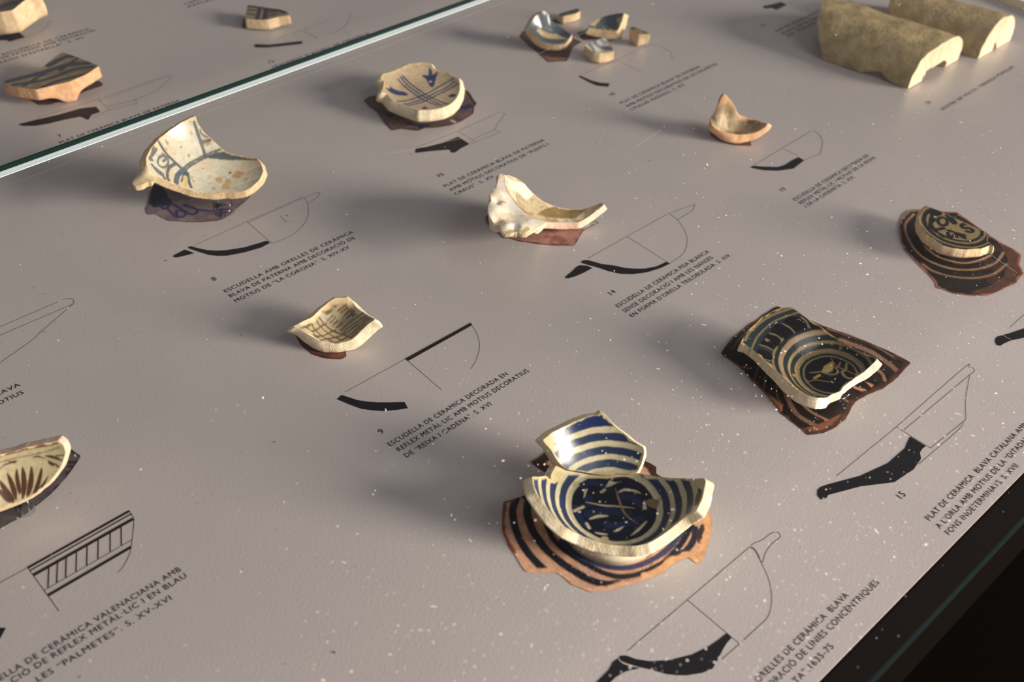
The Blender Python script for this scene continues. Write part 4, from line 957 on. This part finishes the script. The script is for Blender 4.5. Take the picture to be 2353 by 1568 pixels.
# --- five small fragments of one plate
GR = 'small blue painted plate fragments'
DBL = (74, 84, 94)
field_sherd('plate_sherd', 'largest of the five small fragments, curved with blue bands', 'E1',
            [(455, 180, 42), (520, 195, 40), (565, 235, 37), (600, 310, 31), (690, 390, 26), (800, 465, 23), (890, 535, 22), (935, 545, 22), (880, 620, 18), (830, 690, 15), (740, 712, 14), (640, 712, 14), (540, 695, 14.5), (450, 650, 17), (370, 590, 21), (290, 510, 26), (225, 430, 31), (270, 360, 34), (350, 250, 39)], [(600, 560, 19), (450, 420, 27)], 0.010,
            [('stroke', 'E1', [(470, 185), (380, 250), (290, 350), (250, 430)], 6, (96, 116, 142)), ('stroke', 'E1', [(560, 315), (470, 310), (350, 370), (300, 470), (420, 590), (560, 650), (820, 665)], 8, DBL), ('stroke', 'E1', [(540, 320), (640, 420), (870, 540)], 10, DBL), ('stroke', 'E1', [(390, 380), (500, 470), (640, 520)], 3, DBL), ('poly', 'E1', [(560, 300), (460, 300), (430, 350), (600, 400), (700, 420), (620, 340)], (84, 94, 100))],
            (186, 164, 126), M_CLAY['tan'], 0.0011, 41)
field_sherd('plate_sherd', 'thin dark topped fragment lying farthest back among the five small ones', 'E1',
            [(715, 225, 12), (800, 195, 12), (900, 165, 12), (1010, 135, 12), (1070, 170, 12), (1000, 215, 11), (900, 240, 11), (790, 262, 11), (725, 245, 11)], [], 0.0108, [('stroke', 'E1', [(720, 232), (860, 205), (1030, 150)], 7, (70, 66, 58))], (128, 112, 84), M_CLAY['tan'], 0.0012, 42, glaze=M_GLAZE_DULL)
field_sherd('plate_sherd', 'wedge shaped fragment with blue fan strokes and a raised pale right edge', 'E1',
            [(1190, 435, 19), (1230, 380, 20), (1330, 300, 22), (1430, 260, 24), (1530, 235, 26), (1640, 212, 29), (1760, 205, 33), (1735, 300, 27), (1700, 400, 21), (1655, 488, 17), (1560, 488, 16), (1400, 470, 16), (1280, 455, 17)], [(1500, 370, 18)], 0.0115,
            [('stroke', 'E1', [(1560, 240), (1470, 300), (1400, 380), (1340, 440)], 8, DBL), ('stroke', 'E1', [(1560, 240), (1590, 330), (1650, 470)], 6, DBL), ('stroke', 'E1', [(1480, 350), (1540, 410), (1610, 470)], 5, DBL), ('stroke', 'E1', [(1440, 400), (1500, 460)], 5, DBL), ('stroke', 'E1', [(1530, 235), (1720, 210)], 4, DBL), ('stroke', 'E1', [(1200, 430), (1400, 465)], 8, (88, 90, 92))],
            (178, 160, 122), M_CLAY['tan'], 0.0011, 43)
field_sherd('plate_sherd', 'pale fragment with two thin blue lines in front of the wedge shaped one', 'E1',
            [(1125, 715, 17), (1200, 690, 18), (1300, 650, 20), (1385, 615, 22), (1470, 615, 22), (1510, 670, 19), (1560, 740, 17), (1600, 818, 15), (1500, 835, 14), (1380, 850, 14), (1270, 840, 14), (1200, 780, 15)], [(1400, 760, 14)], 0.012,
            [('stroke', 'E1', [(1210, 700), (1250, 760), (1285, 830)], 4, (120, 128, 150)), ('stroke', 'E1', [(1290, 670), (1360, 730), (1460, 760), (1560, 770)], 4.5, (112, 120, 140)), ('stroke', 'E1', [(1390, 630), (1440, 655), (1490, 655)], 3, (120, 130, 148))], (206, 194, 164), M_CLAY['tan'], 0.0011, 44)
field_sherd('plate_sherd', 'smallest blocky fragment with two tiny pits in its lit end', 'E1',
            [(1830, 450, 18), (1880, 425, 19), (1960, 440, 19), (2050, 480, 19), (2130, 515, 19), (2180, 545, 18), (2120, 545, 18), (1990, 548, 18), (1910, 500, 18)], [], 0.0165, [('poly', 'E1', [(1850, 430), (1940, 425), (1970, 445), (1900, 470)], (70, 70, 68)), ('dot', 'E1', (2090, 515), 3, (76, 72, 62))], (150, 130, 94), M_CLAY['tan'], 0.0012, 45)


# --- roof tiles: half barrel sections of real thickness
def barrel(name, label, foot, ax, L0, L1, width, height, thick, seed, crop='A4', mats=None, p=0.62):
    """half barrel: arch profile across +X, swept along the axis; one end broken aslant"""
    A = GP(crop, [foot], 0.0)[0]; ax = np.array([ax[0], ax[1], 0.0]); ax /= np.linalg.norm(ax)
    side = np.array([1.0, 0, 0])
    t = thing(name, label, 'roof tile', (A[0] + width / 2 + ax[0] * L0 / 2, A[1] + ax[1] * L0 / 2, 0))
    n, m = 60, 44
    u = np.tile(np.arange(n + 1) / n, m + 1); s = np.repeat(np.arange(m + 1) / m, n + 1)
    L = L0 + (L1 - L0) * np.clip(u * 1.8, 0, 1)
    a = math.pi * u

    def arc(off):
        x = width / 2 - (width / 2 - off) * np.cos(a); z = np.maximum(height - off, 0.002) * np.sin(a) ** p
        return A + ax * (s * L)[:, None] + side * x[:, None] + np.stack([0 * z, 0 * z, z], 1)
    So, Si = arc(0.0), arc(thick)
    nz = fnoise(So, 0.03, seed); fine = fnoise(So, 0.006, seed + 2)
    endw = np.clip(1 - np.minimum(s, 1 - s) / 0.10, 0, 1)
    foot_w = np.clip(1 - u / 0.10, 0, 1)
    notch = np.exp(-((s - 0.36) / 0.12) ** 2) * 0.010 + np.abs(fnoise(np.c_[s * L0, u * 0, u * 0], 0.012, seed + 4)) * 0.002
    for S in (So, Si):
        S += np.outer(endw * (nz * 0.003 + fine * 0.0008) * np.where(s > .5, 1, 0.5), ax)
        S[:, 2] = np.maximum(S[:, 2] + foot_w * notch + nz * 0.0012 * (1 - foot_w), 0.0006)
    F = [(j * (n + 1) + i, j * (n + 1) + i + 1, (j + 1) * (n + 1) + i + 1, (j + 1) * (n + 1) + i) for j in range(m) for i in range(n)]
    mesh_obj('outer_face', So, F, mats[0], t)
    mesh_obj('inner_face', Si, [tuple(reversed(f)) for f in F], mats[1], t)
    off = len(So); V = np.vstack([So, Si]); E = []
    for j in range(m):
        for i in (0, n): E.append((j * (n + 1) + i, (j + 1) * (n + 1) + i, off + (j + 1) * (n + 1) + i, off + j * (n + 1) + i))
    for i in range(n):
        for j in (0, m): E.append((j * (n + 1) + i, j * (n + 1) + i + 1, off + j * (n + 1) + i + 1, off + j * (n + 1) + i))
    used = sorted({v for f in E for v in f}); mp = {v: q for q, v in enumerate(used)}
    mesh_obj('broken_edge', V[used], [tuple(mp[v] for v in f) for f in E], mats[2], t, False)
    return t


M_OLIVE = noise_mat('weathered_olive_clay', (142, 126, 92), (190, 168, 124), 46, 0.85, 0.5, 260, 0.2, 0.002)
M_TILEIN = noise_mat('tile_inner_clay', (196, 168, 124), (212, 186, 146), 60, 0.9, 0.4)
M_TILEED = noise_mat('pale_tile_edge', (228, 206, 170), (240, 222, 190), 80, 0.9, 0.3, 400)
barrel('roof_tile', 'front half barrel clay tile with ragged near edge and pale thick right end', (1390, 745), (-0.21, 0.98), 0.107, 0.156, 0.112, 0.044, 0.029, 51, mats=(M_OLIVE, M_TILEIN, M_TILEED))
barrel('roof_tile', 'rear half barrel clay tile partly hidden behind the front one at upper right', (1965, 490), (-0.28, 0.96), 0.110, 0.140, 0.078, 0.042, 0.034, 52, mats=(M_OLIVE, M_TILEIN, M_TILEED))


# ================================================================== dust, crumbs and scratches
random.seed(5); rng = np.random.default_rng(8)


def flecks(name, label, cat, n, zf, size, mat, density, seed):
    r = np.random.default_rng(seed); V = []; F = []
    while len(F) < n:
        px_, py_ = r.uniform(0, W0), r.uniform(0, H0)
        if r.uniform() > density(px_, py_): continue
        g = ground(np.array([[px_, py_]]), zf)[0]
        if zf < 0.01 and (g[1] < Y_FRONT + 0.004 or g[0] > X_END - 0.01): continue
        if zf > 0.01 and ground(np.array([[px_, py_]]), 0.0)[0][1] < Y_FRONT and r.uniform() > 0.08: continue
        if zf > 0.01 and (g[1] < 0.08 or abs(g[1] - Y_JOIN) < 0.01): continue
        s = size * math.exp(r.normal(0, 0.45)); el = 1 + (3.5 * r.uniform() ** 2 if r.uniform() < .35 else 0.3 * r.uniform()); a = r.uniform(0, math.pi)
        n0 = len(V); k = 5
        for i in range(k):
            b = 2 * math.pi * i / k; x = s * el * math.cos(b) * r.uniform(.6, 1.2); y = s / math.sqrt(el) * math.sin(b) * r.uniform(.6, 1.2)
            V.append((g[0] + x * math.cos(a) - y * math.sin(a), g[1] + x * math.sin(a) + y * math.cos(a), zf + 0.00012 + r.uniform(0, 0.0002)))
        F.append(tuple(range(n0, n0 + k)))
    o = mesh_obj(name, V, F, mat, None, False)
    o['kind'] = 'stuff'; o['label'] = label; o['category'] = cat
    return o


M_DUST = plain('white_dust', (250, 244, 236), 0.9, 0.2)
M_CRUMB = plain('brown_crumb', (96, 72, 56), 0.9, 0.1)
flecks('dust', 'fine white dust specks scattered over the near glass sheet', 'dust', 2600, Z_GL, 0.00028, M_DUST, lambda x, y: 0.03 + 0.97 * max(0, min(1, (x * 0.72 + y * 0.5 - 900) / 1400)) ** 1.6 * (1 if x > 500 else .4), 61)
flecks('crumbs', 'tiny brown crumbs scattered on the printed panel', 'crumbs', 150, 0.0003, 0.00035, M_CRUMB, lambda x, y: max(0, math.exp(-((y - (730 - 0.33 * x)) / 70) ** 2) * (1 if x < 1500 else .2), 0.05 * (x < 900)), 62)
M_SCR = plain('pale_scratch', (206, 196, 182), 0.5, 0.4)
for ln in [[(1090, 312), (883, 356)], [(2262, 575), (2338, 628)], [(2230, 727), (2335, 788)], [(1465, 335), (1520, 298)], [(2125, 662), (2195, 708)], [(560, 395), (600, 378)], [(545, 425), (598, 405)], [(1235, 125), (1370, 62)]]:
    V = []; F = []
    ribbon(ground(np.array(ln, float), Z_GL + 0.0002)[:, :2], 0.00022, V, F, Z_GL + 0.0002)
    mesh_obj('scratch', V, F, M_SCR, g1, False, label='fine pale scratch')
for k_, v_ in GAPS.items(): print('GAP', k_, round(v_ * 1000, 2))
